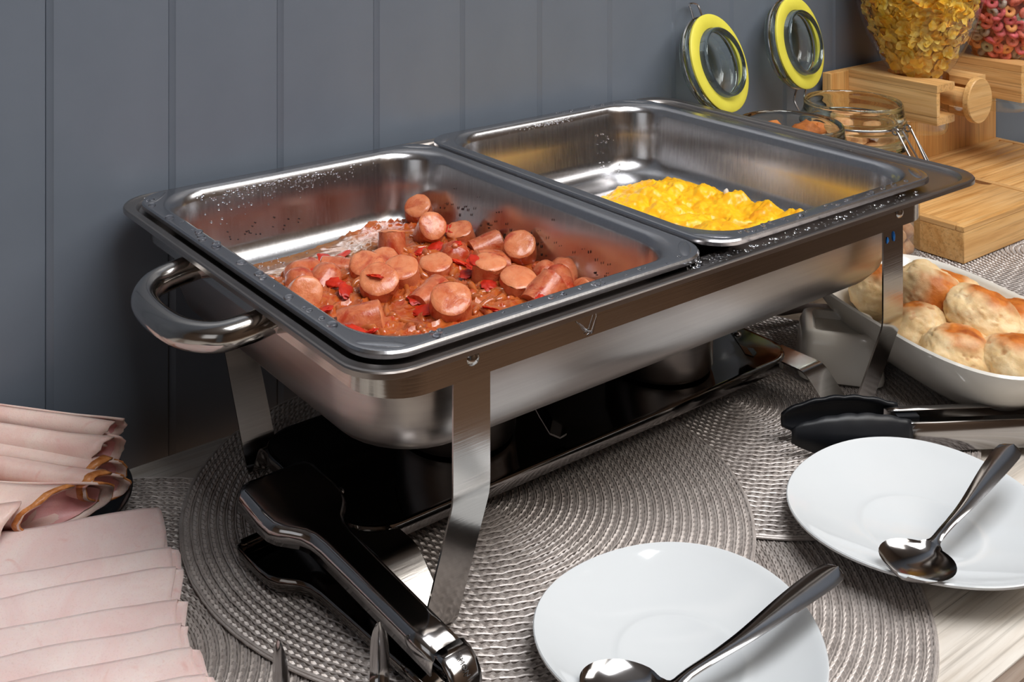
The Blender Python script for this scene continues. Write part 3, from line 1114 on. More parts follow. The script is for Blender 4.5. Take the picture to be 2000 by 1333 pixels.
def egg_h(x, y):
    h = 0.0
    for lx, ly, lr in big:
        d2 = ((x - lx) ** 2 + (y - ly) ** 2) / (lr * lr)
        if d2 < 4:
            h = max(h, 0.0085 * math.exp(-d2))
    s = 0
    for lx, ly, lr, k in lumps:
        d2 = ((x - lx) ** 2 + (y - ly) ** 2) / (lr * lr)
        if d2 < 1:
            s = max(s, k * lr * 0.50 * (1 - d2) ** 0.5)
    m = egg_mask(x, y)
    n = fbm((x * 110, y * 110, 1.0), 5) * 0.0026 + (0.5 - abs(noise.noise(Vector((x * 210, y * 210, 7.0))))) * 0.0022
    return pan_floor(lip(x, y, PR, 0.0180, 0.037)) - 0.0012 + m * (0.003 + h + s + n)


eg = height_mesh(PR, 0.0012, egg_h, lambda x, y: lip(x, y, PR, 0.0180, 0.037) > 0.002 and egg_mask(x, y) > 0.02)
single('scrambled_eggs', eg, M['egg'], 'bright yellow scrambled eggs heaped in the far food pan', 'eggs', (0.41, -0.19, 0.119), kind='stuff', smooth=80)
o = single('egg_white_bit', blob(0.0028, 0.002, 0.0034, 2, 0.2), M['cream'], 'small pale egg white bit on top of the scrambled eggs', 'egg')
o.location = (0.487, -0.17, egg_h(0.487, -0.17) + 0.0012)

# ------------------------------------------------------------------ steel tongs in front of the dish


def tong_arm(zc, flip, L=0.205, hw=0.0098, fl=0.0105):
    # channel along -Y local; paddle end at y=0 side +, joint at y=-L ; returns sheet with depth
    outline = []
    ys_ = [0.0, -0.0015, -0.006, -0.030, -0.040, -0.046, -0.051, -0.056, -0.063, -0.072, -0.10, -0.15, -L]
    ws = [0.0215, 0.0245, 0.0265, 0.0270, 0.0262, 0.0235, 0.0190, 0.0145, 0.0118, 0.0108, 0.0104, 0.0100, 0.0098]
    loops = []
    for y, w_ in zip(ys_, ws):
        f = fl * (0.80 if y > -0.002 else 1.0)
        lp = []
        for x, z in ((-w_ - 0.0012, -f), (-w_ - 0.0004, -0.004), (-w_ + 0.0012, -0.0008), (-w_ + 0.004, 0), (0, -0.0004), (w_ - 0.004, 0), (w_ - 0.0012, -0.0008), (w_ + 0.0004, -0.004), (w_ + 0.0012, -f)):
            lp.append((x, y, zc + (z if not flip else -z)))
        loops.append(lp)
    g = G().loft(loops, cyc=False)
    # end wall of the paddle
    first = loops[0]
    low = [(p[0] * 0.96, p[1] + 0.002, zc + (-fl * 0.85 if not flip else fl * 0.85)) for p in first]
    o = len(g.v)
    g.loft([first, low], cyc=False)
    return g


def solidify(o, t=0.0009, off=0):
    m = o.modifiers.new('thickness', 'SOLIDIFY')
    m.thickness = t
    m.offset = off
    return o


th = 0.078
tg = thing('serving_tongs', 'large shiny steel serving tongs with blunt paddles, lying before the near dish leg', 'tongs', (0.0355, -0.186, 0.0), None, (0, 0, 0))
Lt = 0.172
tg.rotation_euler = (0, 0, math.radians(3.5))
# arms: lower one rests on the mat, upper one springs up at the paddle
up = tong_arm(0, False, Lt).xf(Matrix.Translation((0, -Lt, 0.0285)) @ Matrix.Rotation(math.radians(5.6), 4, 'X') @ Matrix.Translation((0, Lt, 0)))
solidify(part('upper_arm', up, M['steel_tongs'], tg, 50, local=True))
lo = tong_arm(0.0012, True, Lt)
solidify(part('lower_arm', lo, M['steel_mirror'], tg, 50, local=True))
eg2 = G()
loops = []
for k in range(9):
    a = PI * k / 8
    y = -Lt - 0.0145 * math.sin(a)
    z = 0.0150 + 0.0135 * math.cos(a)
    hw = 0.0098
    loops.append([(-hw, y, z), (-hw + 0.003, y - 0.0012 * math.sin(a), z + 0.0012 * math.cos(a)), (hw - 0.003, y - 0.0012 * math.sin(a), z + 0.0012 * math.cos(a)), (hw, y, z)])
eg2.loft(loops, cyc=False)
solidify(part('spring_bend', eg2, M['steel_tongs'], tg, 60, local=True), 0.0011)


def text(body, size, parent, M4, mat_, name='engraving', extr=0.0001):
    cu = bpy.data.curves.new(name, 'FONT')
    cu.body = body
    cu.size = size
    cu.extrude = extr
    cu.align_x = 'CENTER'
    cu.align_y = 'CENTER'
    tmp = bpy.data.objects.new('tmp', cu)
    C.objects.link(tmp)
    dg = bpy.context.evaluated_depsgraph_get()
    me = bpy.data.meshes.new_from_object(tmp.evaluated_get(dg))
    bpy.data.objects.remove(tmp)
    me.transform(M4)
    me.materials.clear()
    me.materials.append(mat_)
    o = bpy.data.objects.new(name, me)
    C.objects.link(o)
    o.parent = parent
    WL[o.name] = Vector((0, 0, 0))
    return o


al = math.radians(48)
text('SIMON', 0.0036, tg, Matrix.Translation((0, -Lt - 0.0148 * math.cos(al) - 0.0018, 0.0150 + 0.0150 * math.sin(al))) @ Matrix.Rotation(math.radians(42), 4, 'X') @ Matrix.Rotation(math.radians(-90), 4, 'Z'), M['engraving'])

# two-pronged tongs reaching in from the front edge
pt = thing('pronged_tongs', 'slim steel tongs with two pointed tips lying in front of the ham', 'tongs', (0.0, -0.40, -0.002))
CV = Vector((-0.592, -0.806, 0))      # towards the front of the counter
RT = Vector((0.806, -0.592, 0))
for tip, tw in (((-0.0282, -0.3137, 0.0380), 0.5), ((0.0202, -0.3320, 0.0380), -0.1)):
    T_ = Vector(tip)
    w1 = (RT * math.cos(tw) + CV * math.sin(tw)).normalized()
    w2 = (CV * math.cos(tw) - RT * math.sin(tw)).normalized()
    loops = []
    for s, hw, back in ((0.0, 0.0007, 0), (0.002, 0.0019, 0.0004), (0.006, 0.0034, 0.0016), (0.011, 0.0044, 0.0034), (0.018, 0.0050, 0.0052), (0.027, 0.0052, 0.0062), (0.033, 0.0052, 0.0050), (0.0385, 0.0050, -0.001)):
        p = T_ - Vector((0, 0, s)) - CV * back
        loops.append([p - w1 * hw, p - w1 * hw * 0.5 + w2 * hw * 0.35, p + w2 * hw * 0.5, p + w1 * hw * 0.5 + w2 * hw * 0.35, p + w1 * hw, p + w1 * hw * 0.5 - w2 * 0.0003, p - w2 * 0.0003, p - w1 * hw * 0.5 - w2 * 0.0003])
    q0 = T_ - Vector((0, 0, 0.0390)) + CV * 0.012
    for f in (0.0, 0.05, 0.10):
        q = q0 + CV * f
        loops.append([q - w1 * 0.005, q - w1 * 0.0025 - Vector((0, 0, 0.0006)), q - Vector((0, 0, 0.0008)), q + w1 * 0.0025 - Vector((0, 0, 0.0006)), q + w1 * 0.005, q + w1 * 0.0025 + Vector((0, 0, 0.0005)), q + Vector((0, 0, 0.0005)), q - w1 * 0.0025 + Vector((0, 0, 0.0005))])
    part('prong', G().loft(loops, True, True), M['steel_tongs'], pt, 50)
part('spring_joint', G().tube(smooth_path([(-0.0960, -0.4040, 0.000), (-0.108, -0.425, 0.000), (-0.100, -0.440, 0.001), (-0.075, -0.436, 0.001), (-0.0470, -0.4220, 0.000)], 6), 0.0040, 8, flat=0.4), M['steel_tongs'], pt)

# ------------------------------------------------------------------ plates and spoons


def plate(label, x, y, z, r, ph, h=0.019):
    t = thing('plate', label, 'plate', (x, y, z), 'white plates')
    prof = [(0.0001, 0.003), (r * 0.40, 0.0030), (r * 0.425, 0.0042), (r * 0.45, 0.0040), (r * 0.50, 0.0046), (r * 0.66, 0.0080), (r * 0.82, 0.0128), (r * 0.93, 0.0166), (r * 0.975, h - 0.0004), (r * 0.992, h), (r, h - 0.0006), (r * 0.998, h - 0.0020), (r * 0.97, h - 0.0034),
            (r * 0.80, 0.0082), (r * 0.55, 0.0012), (r * 0.50, 0.0), (r * 0.44, 0.0), (r * 0.42, 0.0012), (0.0001, 0.0012)]
    n = 96
    loops = []
    for rad, zz in prof:
        lp = []
        for k in range(n):
            a = 2 * PI * k / n
            s = sm(0.45, 1.0, rad / r)
            q = rad * (1 + s * (0.035 * math.cos(3 * (a - ph)) + 0.01 * math.cos(2 * a)))
            lp.append((x + q * math.cos(a), y + q * math.sin(a), z + zz))
        loops.append(lp)
    part('dish', G().loft(loops), M['white'], t, 50)
    return t


plate('white rounded plate at the front edge of the counter, nearest the steel tongs', 0.1625, -0.4105, 0.0003, 0.0768, 0.4)
plate('white rounded plate beside the black silicone tongs, overlapping the bare wood', 0.3775, -0.4195, -0.0028, 0.0822, 0.6)


def spoon(label, tip, joint, end, hw, depth, roll=0.0):
    tip, joint, end = Vector(tip), Vector(joint), Vector(end)
    t = thing('spoon', label, 'spoon', tuple((tip + joint) / 2 - Vector((0, 0, depth))), 'teaspoons on the plates')
    ax = joint - tip
    path = smooth_path([tip, tip + ax * 0.35, tip + ax * 0.7, joint, joint + (end - joint) * 0.12 + Vector((0, 0, 0.0002)), joint + (end - joint) * 0.4 - Vector((0, 0, 0.0012)), joint + (end - joint) * 0.72, end], 8)
    cum = [0.0]
    for p, q in zip(path, path[1:]):
        cum.append(cum[-1] + (q - p).length)

    def at(d):
        for i in range(len(path) - 1):
            if d <= cum[i + 1] or i == len(path) - 2:
                f = (d - cum[i]) / max(1e-9, cum[i + 1] - cum[i])
                return path[i].lerp(path[i + 1], f), (path[i + 1] - path[i]).normalized()
    Lb = ax.length
    Lt_ = cum[-1]
    K = 16
    first, second = [], []
    st_ = [0, 0.008, 0.022, 0.045, 0.08, 0.12, 0.18, 0.25, 0.33, 0.42, 0.5, 0.58, 0.66, 0.73, 0.79, 0.84, 0.88, 0.92, 0.96, 1.0, 1.05, 1.1, 1.16]
    ds = [x * Lb for x in st_]
    nh = 22
    ds += [ds[-1] + (Lt_ - ds[-1]) * (k / nh) for k in range(1, nh - 1)] + [Lt_ - 0.0045, Lt_ - 0.0022, Lt_ - 0.0008, Lt_ - 0.0001]
    wn = 0.0030
    for d in ds:
        c, tg_ = at(d)
        sd = Vector((-tg_.y, tg_.x, 0)).normalized()
        nz = tg_.cross(sd)
        if nz.z < 0:
            nz = -nz
        s = d / Lb
        wb = hw * math.sqrt(max(0.0, 1 - ((s - 0.47) / 0.475) ** 2)) if s < 0.945 else 0
        wb = max(wb, hw * 0.05 if s < 0.4 else 0)
        neck = wn + 0.0045 * max(0, 1 - abs(s - 0.93) / 0.16) ** 2
        h = max(0.0, (d - Lb) / (Lt_ - Lb))
        hand = wn + (0.0080 - wn) * sm(0.15, 0.9, h)
        e = Lt_ - d
        if e < 0.0075:
            hand *= math.sqrt(max(0.01, 1 - ((0.0075 - e) / 0.0075) ** 2))
        w_ = wb if s < 0.6 else max(wb, neck if s < 1.1 else 0, hand if s >= 1.0 else 0, wn if e > 0.008 else 0)
        dp = depth * math.sqrt(max(0, 1 - ((s - 0.47) / 0.50) ** 2)) if s < 0.97 else 0
        crown = 0.0010 * sm(0.95, 1.2, s)
        tk = 0.0010 + 0.0014 * sm(0.9, 1.15, s) - 0.0008 * sm(0.3, 1, h)
        top, bot = [], []
        for k in range(K + 1):
            u = -1 + 2 * k / K
            z = -dp * (1 - u * u) ** 0.85 + crown * (1 - u * u)
            top.append(c + sd * w_ * u + nz * z)
            bot.append(c + sd * w_ * u * 0.985 + nz * (z - tk * (0.35 + 0.65 * (1 - u * u))))
        lp = top + bot[::-1]
        if s <= 1.0001:
            first.append(lp)
        if s >= 0.9999:
            second.append(lp)
    part('bowl', G().loft(first, True, False), M['steel_tongs'], t, 42)
    part('handle', G().loft(second, False, True), M['steel_tongs'], t, 62)


spoon('steel teaspoon lying across the plate at the front edge of the counter', (0.0935, -0.405, 0.0190), (0.1290, -0.4330, 0.0170), (0.2440, -0.4510, 0.0425), 0.0170, 0.0060)
spoon('steel teaspoon resting in the plate beside the silicone tongs', (0.3000, -0.4545, 0.0195), (0.3440, -0.4475, 0.0180), (0.4420, -0.4460, 0.0455), 0.0215, 0.0065)

# ------------------------------------------------------------------ black silicone tongs
st = thing('silicone_tongs', 'steel tongs with scalloped black silicone heads, lying behind the far plate', 'tongs', (0.42, -0.335, -0.003))
TO = Vector((0.3835, -0.3125, -0.0028))
TA = Vector((0.846, -0.533, 0))
TN = Vector((-0.533, -0.846, 0))
UP = Vector((0, 0, 1))


def head(off, sgn, lift):
    loops = []
    for i in range(25):
        s = i / 24
        zc = 0.0130 + lift + 0.003 * (1 - s)
        hh = 0.0162 * (math.sin(PI * min(1.0, 0.04 + s * 0.80)) ** 0.6)
        if s > 0.8:
            hh = max(0.0105, hh)
        lp = []
        for k in range(9):
            u = -1 + 2 * k / 8
            z = zc + hh * u
            bul = 0.0090 * math.sin(PI * min(1, 0.03 + s * 0.85)) ** 0.7 * (1 - 0.75 * u * u)
            if u > 0.99:
                z += 0.0012 * abs(math.sin(s * PI * 5.5)) - 0.0006
            if u < -0.5:
                z = max(z, 0.0006)
            lp.append(TO + TA * (0.003 + s * 0.088) + TN * (off + sgn * bul) + UP * z)
        loops.append(lp)
    return G().loft(loops, cyc=False)


solidify(part('silicone_head', head(-0.002, 1, 0.0), M['silicone'], st, 60), 0.0026)
solidify(part('silicone_head', head(-0.0185, -1, 0.002), M['silicone'], st, 60), 0.0026)


def sarm(off, sgn, z0, z1, s0, name):
    L = 0.26
    loops = []
    for s in (s0, s0 + 0.01, L):
        c = TO + TA * s
        n0 = TN * off
        lp = []
        for a, z in ((-0.0065 * sgn, z0), (-0.0008 * sgn, z0), (0, z0 + 0.001), (0, z1 - 0.0012), (-0.0010 * sgn, z1), (-0.0070 * sgn, z1)):
            lp.append(c + n0 + TN * a + UP * z)
        loops.append(lp)
    o = part(name, G().loft(loops, cyc=False), M['steel_tongs'], st, 40)
    solidify(o, 0.0009)


sarm(0.0005, 1, 0.0010, 0.0215, 0.086, 'near_arm')
sarm(-0.0195, -1, 0.003, 0.0245, 0.080, 'far_arm')
part('sleeve', G().box(-0.0045, 0.0045, -0.007, 0.007, 0, 0.016).xf(Matrix.Translation(TO + TA * 0.0935 - TN * 0.0145 + UP * 0.007) @ Matrix.Rotation(math.atan2(TA.y, TA.x), 4, 'Z') @ Matrix.Scale(1.8, 4, (1, 0, 0))), M['silicone'], st, 30)
part('joint_pin', G().lathe([(0.0001, 0), (0.004, 0), (0.004, 0.03), (0.0001, 0.03)], 16, tuple(TO + TA * 0.245 - TN * 0.011)), M['steel_tongs'], st)

# ------------------------------------------------------------------ ham
HA = Vector((0.949, -0.314, 0))       # along the folds
HD = Vector((-0.314, -0.949, 0))      # towards the viewer
slate_pts = [(-0.175, -0.078), (-0.034, -0.1185), (-0.062, -0.30), (-0.075, -0.40), (-0.30, -0.37)]
g = G()
lp = []
for i in range(len(slate_pts)):
    a, b = Vector(slate_pts[i]), Vector(slate_pts[(i + 1) % len(slate_pts)])
    for k in range(30):
        p = a + (b - a) * k / 30
        lp.append(p + Vector((R.uniform(-1, 1), R.uniform(-1, 1))) * 0.0006)
g.loft([[(p.x, p.y, -0.003) for p in lp], [(p.x * 0.998, p.y * 0.998 - 0.0003, 0.0006) for p in lp], [(p.x, p.y - 0.0008, 0.0034) for p in lp]], True, True)
single('slate_board', g, M['slate'], 'dark slate board with a chipped edge under the flat folded ham', 'board', (-0.13, -0.25, -0.003), smooth=0)

folds = [((-0.024, -0.1506), 'first of the flat folded ham slices, nearest the black platter'), ((-0.0314, -0.1765), 'flat folded ham slice, second from the black platter'),
         ((-0.0367, -0.1960), 'flat folded ham slice, third from the black platter'), ((-0.0435, -0.2236), 'flat folded ham slice, fourth from the black platter'),
         ((-0.0488, -0.2448), 'flat folded ham slice, fifth from the black platter'), ((-0.0510, -0.2650), 'flat folded ham slice, sixth from the black platter'),
         ((-0.0555, -0.2860), 'flat folded ham slice, seventh from the black platter'), ((-0.0600, -0.3080), 'flat folded ham slice, eighth from the black platter')]
for i, (e, lab) in enumerate(folds):
    E_ = Vector((e[0], e[1], 0))
    if i == 0:
        E_ = Vector((-0.0185, -0.1345, 0))
    zt = 0.0190
    nS = 64
    cs = [(0.060, -0.0150, 0), (0.040, -0.0098, 0), (0.022, -0.0052, 0), (0.010, -0.0018, 0), (0.004, -0.0002, 0), (0.0012, -0.0006, 0), (0.0, -0.0024, 0), (0.0010, -0.0045, 1), (0.005, -0.0054, 1), (0.022, -0.0090, 1), (0.040, -0.0136, 1), (0.060, -0.0162, 1)]
    loops = []
    Lf = 0.175
    for k in range(nS):
        s = Lf * k / (nS - 1)
        edge = sm(0.012, 0, s)
        wob = 0.0012 * noise.noise(Vector((s * 30, i * 4.1, 0))) + 0.0016 * noise.noise(Vector((s * 9, i * 7.7, 3)))
        bow = 0.006 * (s / Lf) * (1 - s / Lf)
        lp = []
        for j, (d, z, lay) in enumerate(cs):
            ext = (0.0045 if lay else 0.0) * (1 - k / nS) if i else 0.0
            jag = (noise.noise(Vector((j * 1.7 + i * 3, d * 260, 5))) * 0.0022 + (0.0035 * math.sin(d * 60 + i) if j > 1 else 0)) * (1 - s / Lf) ** 6
            p = E_ - HA * (s - ext - jag) + HD * (d + wob - bow)
            zz = zt + z * (1.0 - 0.3 * edge) + 0.0012 * noise.noise(Vector((s * 22, d * 40, i * 2.2))) - 0.0012 * edge
            lp.append((p.x, p.y, max(zz, 0.0036 + 0.0006 * (1 - lay) + 0.0001 * j)))
        loops.append(lp)
    o = single('ham_slice', G().loft(loops, cyc=False), M['ham'], lab, 'ham', (e[0] - 0.09, e[1], 0.004), 'folded ham slices on the slate', 75)
    solidify(o, 0.0012, 0)

# oval black platter with rolled slices
pc = Vector((-0.0785, -0.0665))


def oval(f, z, n=72):
    f *= 1.05
    return [(pc.x + f * math.cos(2 * PI * k / n), pc.y + f * math.sin(2 * PI * k / n), z) for k in range(n)]


bp = thing('platter', 'round black platter holding the rolled ham slices by the wall', 'platter', (pc.x, pc.y, -0.003))
part('dish', G().loft([oval(0.036, 0.0012), oval(0.044, 0.0013), oval(0.055, 0.0065), oval(0.0600, 0.0125), oval(0.0612, 0.0132), oval(0.0618, 0.0122), oval(0.0600, 0.0070), oval(0.0480, -0.0022), oval(0.044, -0.003), oval(0.036, -0.003)], True, True), M['black_plate'], bp, 45)

RA = Vector((0.80, -0.58, -0.10)).normalized()


def ham_roll(end, hw, hh, L, tilt, lab, rind, seed, a=None, open_=0.9, back=0.0, obl=0.7):
    a = Vector(a).normalized() if a else RA
    u0 = Vector((a.y, -a.x, 0)).normalized()       # towards the viewer's side
    v0 = u0.cross(a)
    if v0.z < 0:
        v0 = -v0
    u = u0 * math.cos(tilt) + v0 * math.sin(tilt)
    v = v0 * math.cos(tilt) - u0 * math.sin(tilt)
    E_ = Vector(end)
    loops = []
    n = 30
    for k in range(22):
        s = k / 21
        flare = 1 + 0.10 * sm(0.25, 0, s)
        lp = []
        for j in range(n):
            ph = -0.5 * PI - open_ * PI + 2 * open_ * PI * j / (n - 1)
            # lower overlap: the sheet starts and ends under the roll
            r1 = 1 + 0.10 * noise.noise(Vector((math.cos(ph) * 1.2 + seed, math.sin(ph) * 1.2, s * 3))) + 0.10 * (j / n - 0.5)
            p = E_ - a * (L * s) + u * (hw * flare * r1 * math.cos(ph)) + v * (hh * flare * r1 * math.sin(ph))
            p -= a * (obl * hw * (math.cos(ph) * 0.9 - 0.4 * math.sin(ph)) * sm(0.35, 0, s))
            p += a * (0.0030 * noise.noise(Vector((j * 0.45 + seed, seed, 1))) * sm(0.2, 0, s))
            p += Vector((0, 0, 1)) * (0.010 * s * back)
            p.z = max(p.z, 0.0085 - 0.004 * (1 - s))
            p.y = min(p.y, -0.004)
            lp.append(tuple(p))
        loops.append(lp)
    t = thing('ham_roll', lab, 'ham', tuple(E_ - a * L * 0.5 - Vector((0, 0, hh))), 'rolled ham slices')
    solidify(part('meat', G().loft(loops, cyc=False), M['ham_roll'], t, 75), 0.0016)
    if rind:
        solidify(part('rind', G().loft([[tuple(Vector(p) + a * 0.0004 + v * 0.0003) for p in loops[0]], [tuple(Vector(p) + (Vector(p) - (E_ - a * L * 0.02)).normalized() * 0.0013) for p in loops[1][:]]], cyc=False).xf(Matrix.Identity(4)), M['rind'], t, 75), 0.0012)
    inner = [[tuple(E_ - a * (0.003 + L * 0.5 * s_) + (Vector(p) - (E_)) * f) for p in loops[0]] for s_, f in ((0.04, 0.86), (0.35, 0.80), (0.5, 0.2))]
    part('inside', G().loft(inner, cyc=False), M['ham_in'], t, 75)
    return t


ham_roll((-0.0235, -0.0690, 0.0390), 0.0080, 0.0075, 0.12, 0.1, 'rolled ham slice at the top of the heap, against the wall', False, 1.1, back=0.5)
ham_roll((-0.0300, -0.0785, 0.0300), 0.0115, 0.0105, 0.12, 0.25, 'rolled ham slice with a torn open end, second from the wall', False, 2.3, back=0.5)
ham_roll((-0.0330, -0.0865, 0.0215), 0.0115, 0.0080, 0.12, 0.60, 'rolled ham slice with a small browned open end, third from the wall', True, 3.7, back=0.8)
ham_roll((-0.0385, -0.0985, 0.0200), 0.0125, 0.0075, 0.12, 0.55, 'rolled ham slice with a flattened browned end at the platter rim', True, 4.9, back=0.9, obl=0.9)
ham_roll((-0.0665, -0.1065, 0.0205), 0.0190, 0.0120, 0.10, 0.30, 'wide folded ham slice with a long open browned edge, nearest the slate board', True, 6.2, a=(0.86, -0.48, -0.05), back=0.9, obl=1.35)
ham_roll((-0.0960, -0.1060, 0.0230), 0.0190, 0.0120, 0.09, 0.10, 'ham slice end with a ragged brown edge at the edge of the view', False, 8.1, a=(0.9, -0.3, 0.0), back=0.7)

# ------------------------------------------------------------------ bowl of cheese rolls
bc = Vector((0.589, -0.3165))
bu = Vector((-0.306, -0.952))
bv = Vector((-0.952, 0.306))


def sup(fu, fv, z, ex=0.62, n=80, sh=0.0):
    out = []
    for k in range(n):
        a = 2 * PI * k / n
        ca, sa = math.cos(a), math.sin(a)
        q = bc + bu * (fu * abs(ca) ** ex * (1 if ca > 0 else -1) + sh) + bv * (fv * abs(sa) ** ex * (1 if sa > 0 else -1))
        out.append((q.x, q.y, z))
    return out


BZ = -0.0028
bw = thing('serving_bowl', 'deep white oval ceramic bowl filled with cheese rolls', 'bowl', (bc.x, bc.y, BZ))
part('bowl_shell', G().loft([sup(0.050, 0.024, BZ + 0.006), sup(0.064, 0.034, BZ + 0.0095), sup(0.082, 0.047, BZ + 0.0195), sup(0.098, 0.059, BZ + 0.0335), sup(0.110, 0.0685, BZ + 0.048), sup(0.1155, 0.072, BZ + 0.0565), sup(0.1175, 0.073, BZ + 0.0585), sup(0.1195, 0.075, BZ + 0.0600), sup(0.1215, 0.0765, BZ + 0.0585),
                             sup(0.1205, 0.076, BZ + 0.055), sup(0.114, 0.0715, BZ + 0.0455), sup(0.1005, 0.061, BZ + 0.030), sup(0.083, 0.048, BZ + 0.0155), sup(0.063, 0.034, BZ + 0.0055), sup(0.052, 0.026, BZ + 0.0025), sup(0.048, 0.023, BZ), sup(0.044, 0.020, BZ)], True, True), M['cream'], bw, 50)


def rollmat():
    t = NT('baked_cheese_roll')
    v = t.coord('Object')
    oi = t.n('ObjectInfo')
    add = t.n('VectorMath', operation='ADD')
    t.l(v, add.inputs[0])
    t.l(oi.outputs['Random'], add.inputs[1])
    f = t.noise(add.outputs[0], 60, 5, 0.6, 0.3)
    big = t.noise(add.outputs[0], 26, 3, 0.6, 0.6)
    c = t.ramp(f, [(0.3, (222, 184, 128)), (0.55, (234, 206, 160)), (0.75, (242, 222, 184))])
    at = t.n('Attribute', attribute_name='toast')
    m1 = t.n('Math', operation='ADD')
    t.l(at.outputs['Fac'], m1.inputs[0])
    t.l(mm(big, -0.45, 0.45, t), m1.inputs[1])
    c = t.mix(t.ramp(m1.outputs[0], [(0.38, (0, 0, 0, 1)), (0.85, (1, 1, 1, 1))]), c, t.ramp(f, [(0.3, (150, 72, 20)), (0.55, (198, 112, 38)), (0.8, (222, 152, 74))]))
    crack = t.n('TexVoronoi', feature='DISTANCE_TO_EDGE')
    crack.inputs['Scale'].default_value = 120
    t.l(add.outputs[0], crack.inputs['Vector'])
    t.bsdf(c, 0.5, 0, t.bump(t.noise(add.outputs[0], 180, 5, 0.65), 0.5, 0.0012), sss=0.2)
    return t.m


M['bread'] = rollmat()
rolls = [(0.598, -0.296, 0.0560, 0.0275, 0.0340, 0.0235, 40, 'tallest cheese roll standing on edge against the dish leg'), (0.600, -0.3400, 0.0530, 0.0310, 0.0300, 0.0225, 15, 'big cheese roll with a toasted orange top in the middle of the bowl'),
         (0.632, -0.293, 0.0460, 0.028, 0.030, 0.021, 0, 'cheese roll tucked behind the two biggest rolls'), (0.5625, -0.303, 0.0400, 0.024, 0.028, 0.021, 20, 'brown topped cheese roll by the rim beside the dish leg'),
         (0.590, -0.322, 0.0300, 0.026, 0.026, 0.019, 0, 'pale cheese roll underneath, between the two biggest rolls'), (0.5510, -0.3480, 0.0390, 0.025, 0.030, 0.0205, 10, 'cheese roll with a golden crust against the near bowl rim'),
         (0.5680, -0.3860, 0.0420, 0.030, 0.027, 0.0215, 0, 'cheese roll split open across its front'), (0.632, -0.3570, 0.0430, 0.029, 0.029, 0.0215, 0, 'pale cheese roll behind the big toasted one, by the far rim'),
         (0.604, -0.2440, 0.0430, 0.029, 0.027, 0.0225, 0, 'cheese roll partly hidden behind the dish leg'), (0.607, -0.3940, 0.0350, 0.026, 0.026, 0.020, 0, 'cheese roll at the rounded end of the bowl'),
         (0.628, -0.322, 0.0270, 0.026, 0.026, 0.018, 0, 'cheese roll at the bottom, under the far rolls')]
for i, (x, y, z, a, b, c, ti, lab) in enumerate(rolls):
    g = blob(a, b, c, 5, 0.12, 1.3, i + 2, None, 0.022)
    me = g.mesh('cheese_roll', (0, 0, 0), 70)
    at = me.attributes.new('toast', 'FLOAT', 'POINT')
    for v in me.vertices:
        d = Vector((v.co.x / a, v.co.y / b, v.co.z / c)).normalized()
        at.data[v.index].value = max(0, d.z + 0.15 * noise.noise(d * 3 + Vector((i, 0, 0)))) ** 2.0 * 0.95
        cr = noise.noise(Vector((d.x * 2.0 + i, d.y * 2.0, d.z * 3.5))) + 0.25 * noise.noise(d * 9)
        if abs(cr) < 0.07 and d.z < 0.7:
            v.co *= 1 - 0.055 * (1 - abs(cr) / 0.07)
            at.data[v.index].value += 0.22
    o = single('cheese_roll', me, M['bread'], lab, 'bread roll', None, 'cheese rolls in the white bowl')
    o.location = (x, y, z)
    o.rotation_euler = (math.radians(ti * 1.1), math.radians(-ti * 0.9), i * 1.3)

# small white ceramic block dish beside the bowl
rz = -0.0028
rd = thing('ceramic_dish', 'small square white ceramic holder with a recessed top, between the dish leg and the bowl', 'holder', (0.535, -0.250, rz), None, (0, 0, math.radians(-52)))


def sq(h, r, z, hy=None):
    hy = hy or h
    return rr(-h, h, -hy, hy, r, z, 6)


part('block', G().loft([sq(0.031, 0.010, 0.0), sq(0.0335, 0.011, 0.0015), sq(0.034, 0.011, 0.005), sq(0.031, 0.010, 0.030), sq(0.028, 0.009, 0.0375), sq(0.0255, 0.008, 0.039), sq(0.021, 0.006, 0.0388), sq(0.020, 0.005, 0.037), sq(0.0185, 0.004, 0.033), sq(0.012, 0.003, 0.0328)], True, True), M['cream'], rd, 45, local=True)
sh = single('serving_spoon', G().tube(smooth_path([(0.640, -0.120 - 0.066, 0.0), (0.600, -0.178, 0.008), (0.566, -0.172, 0.016), (0.5455, -0.1685, 0.020)], 6), [0.004] * 8 + [0.005, 0.006, 0.007, 0.008, 0.0088, 0.009, 0.009, 0.0088, 0.008, 0.0075, 0.005], 12, flat=0.6), plain('matte_taupe_plastic', (120, 108, 104), 0.5), 'rounded taupe handle end of a serving spoon behind the burner shelf', 'spoon', (0.58, -0.175, -0.003))

# ------------------------------------------------------------------ clip jars
M['cookie'] = foodmat('baked_cookie', [(0.25, (128, 66, 24)), (0.5, (184, 108, 48)), (0.75, (206, 142, 82))], 70, 0.7, 0.0, 0.9, 260, 0.05, 0.6)
M['nut'] = foodmat('cinnamon_biscuit', [(0.25, (170, 106, 58)), (0.5, (206, 148, 98)), (0.75, (226, 184, 140))], 60, 0.7, 0.0, 0.7, 260, 0.05, 0.6)


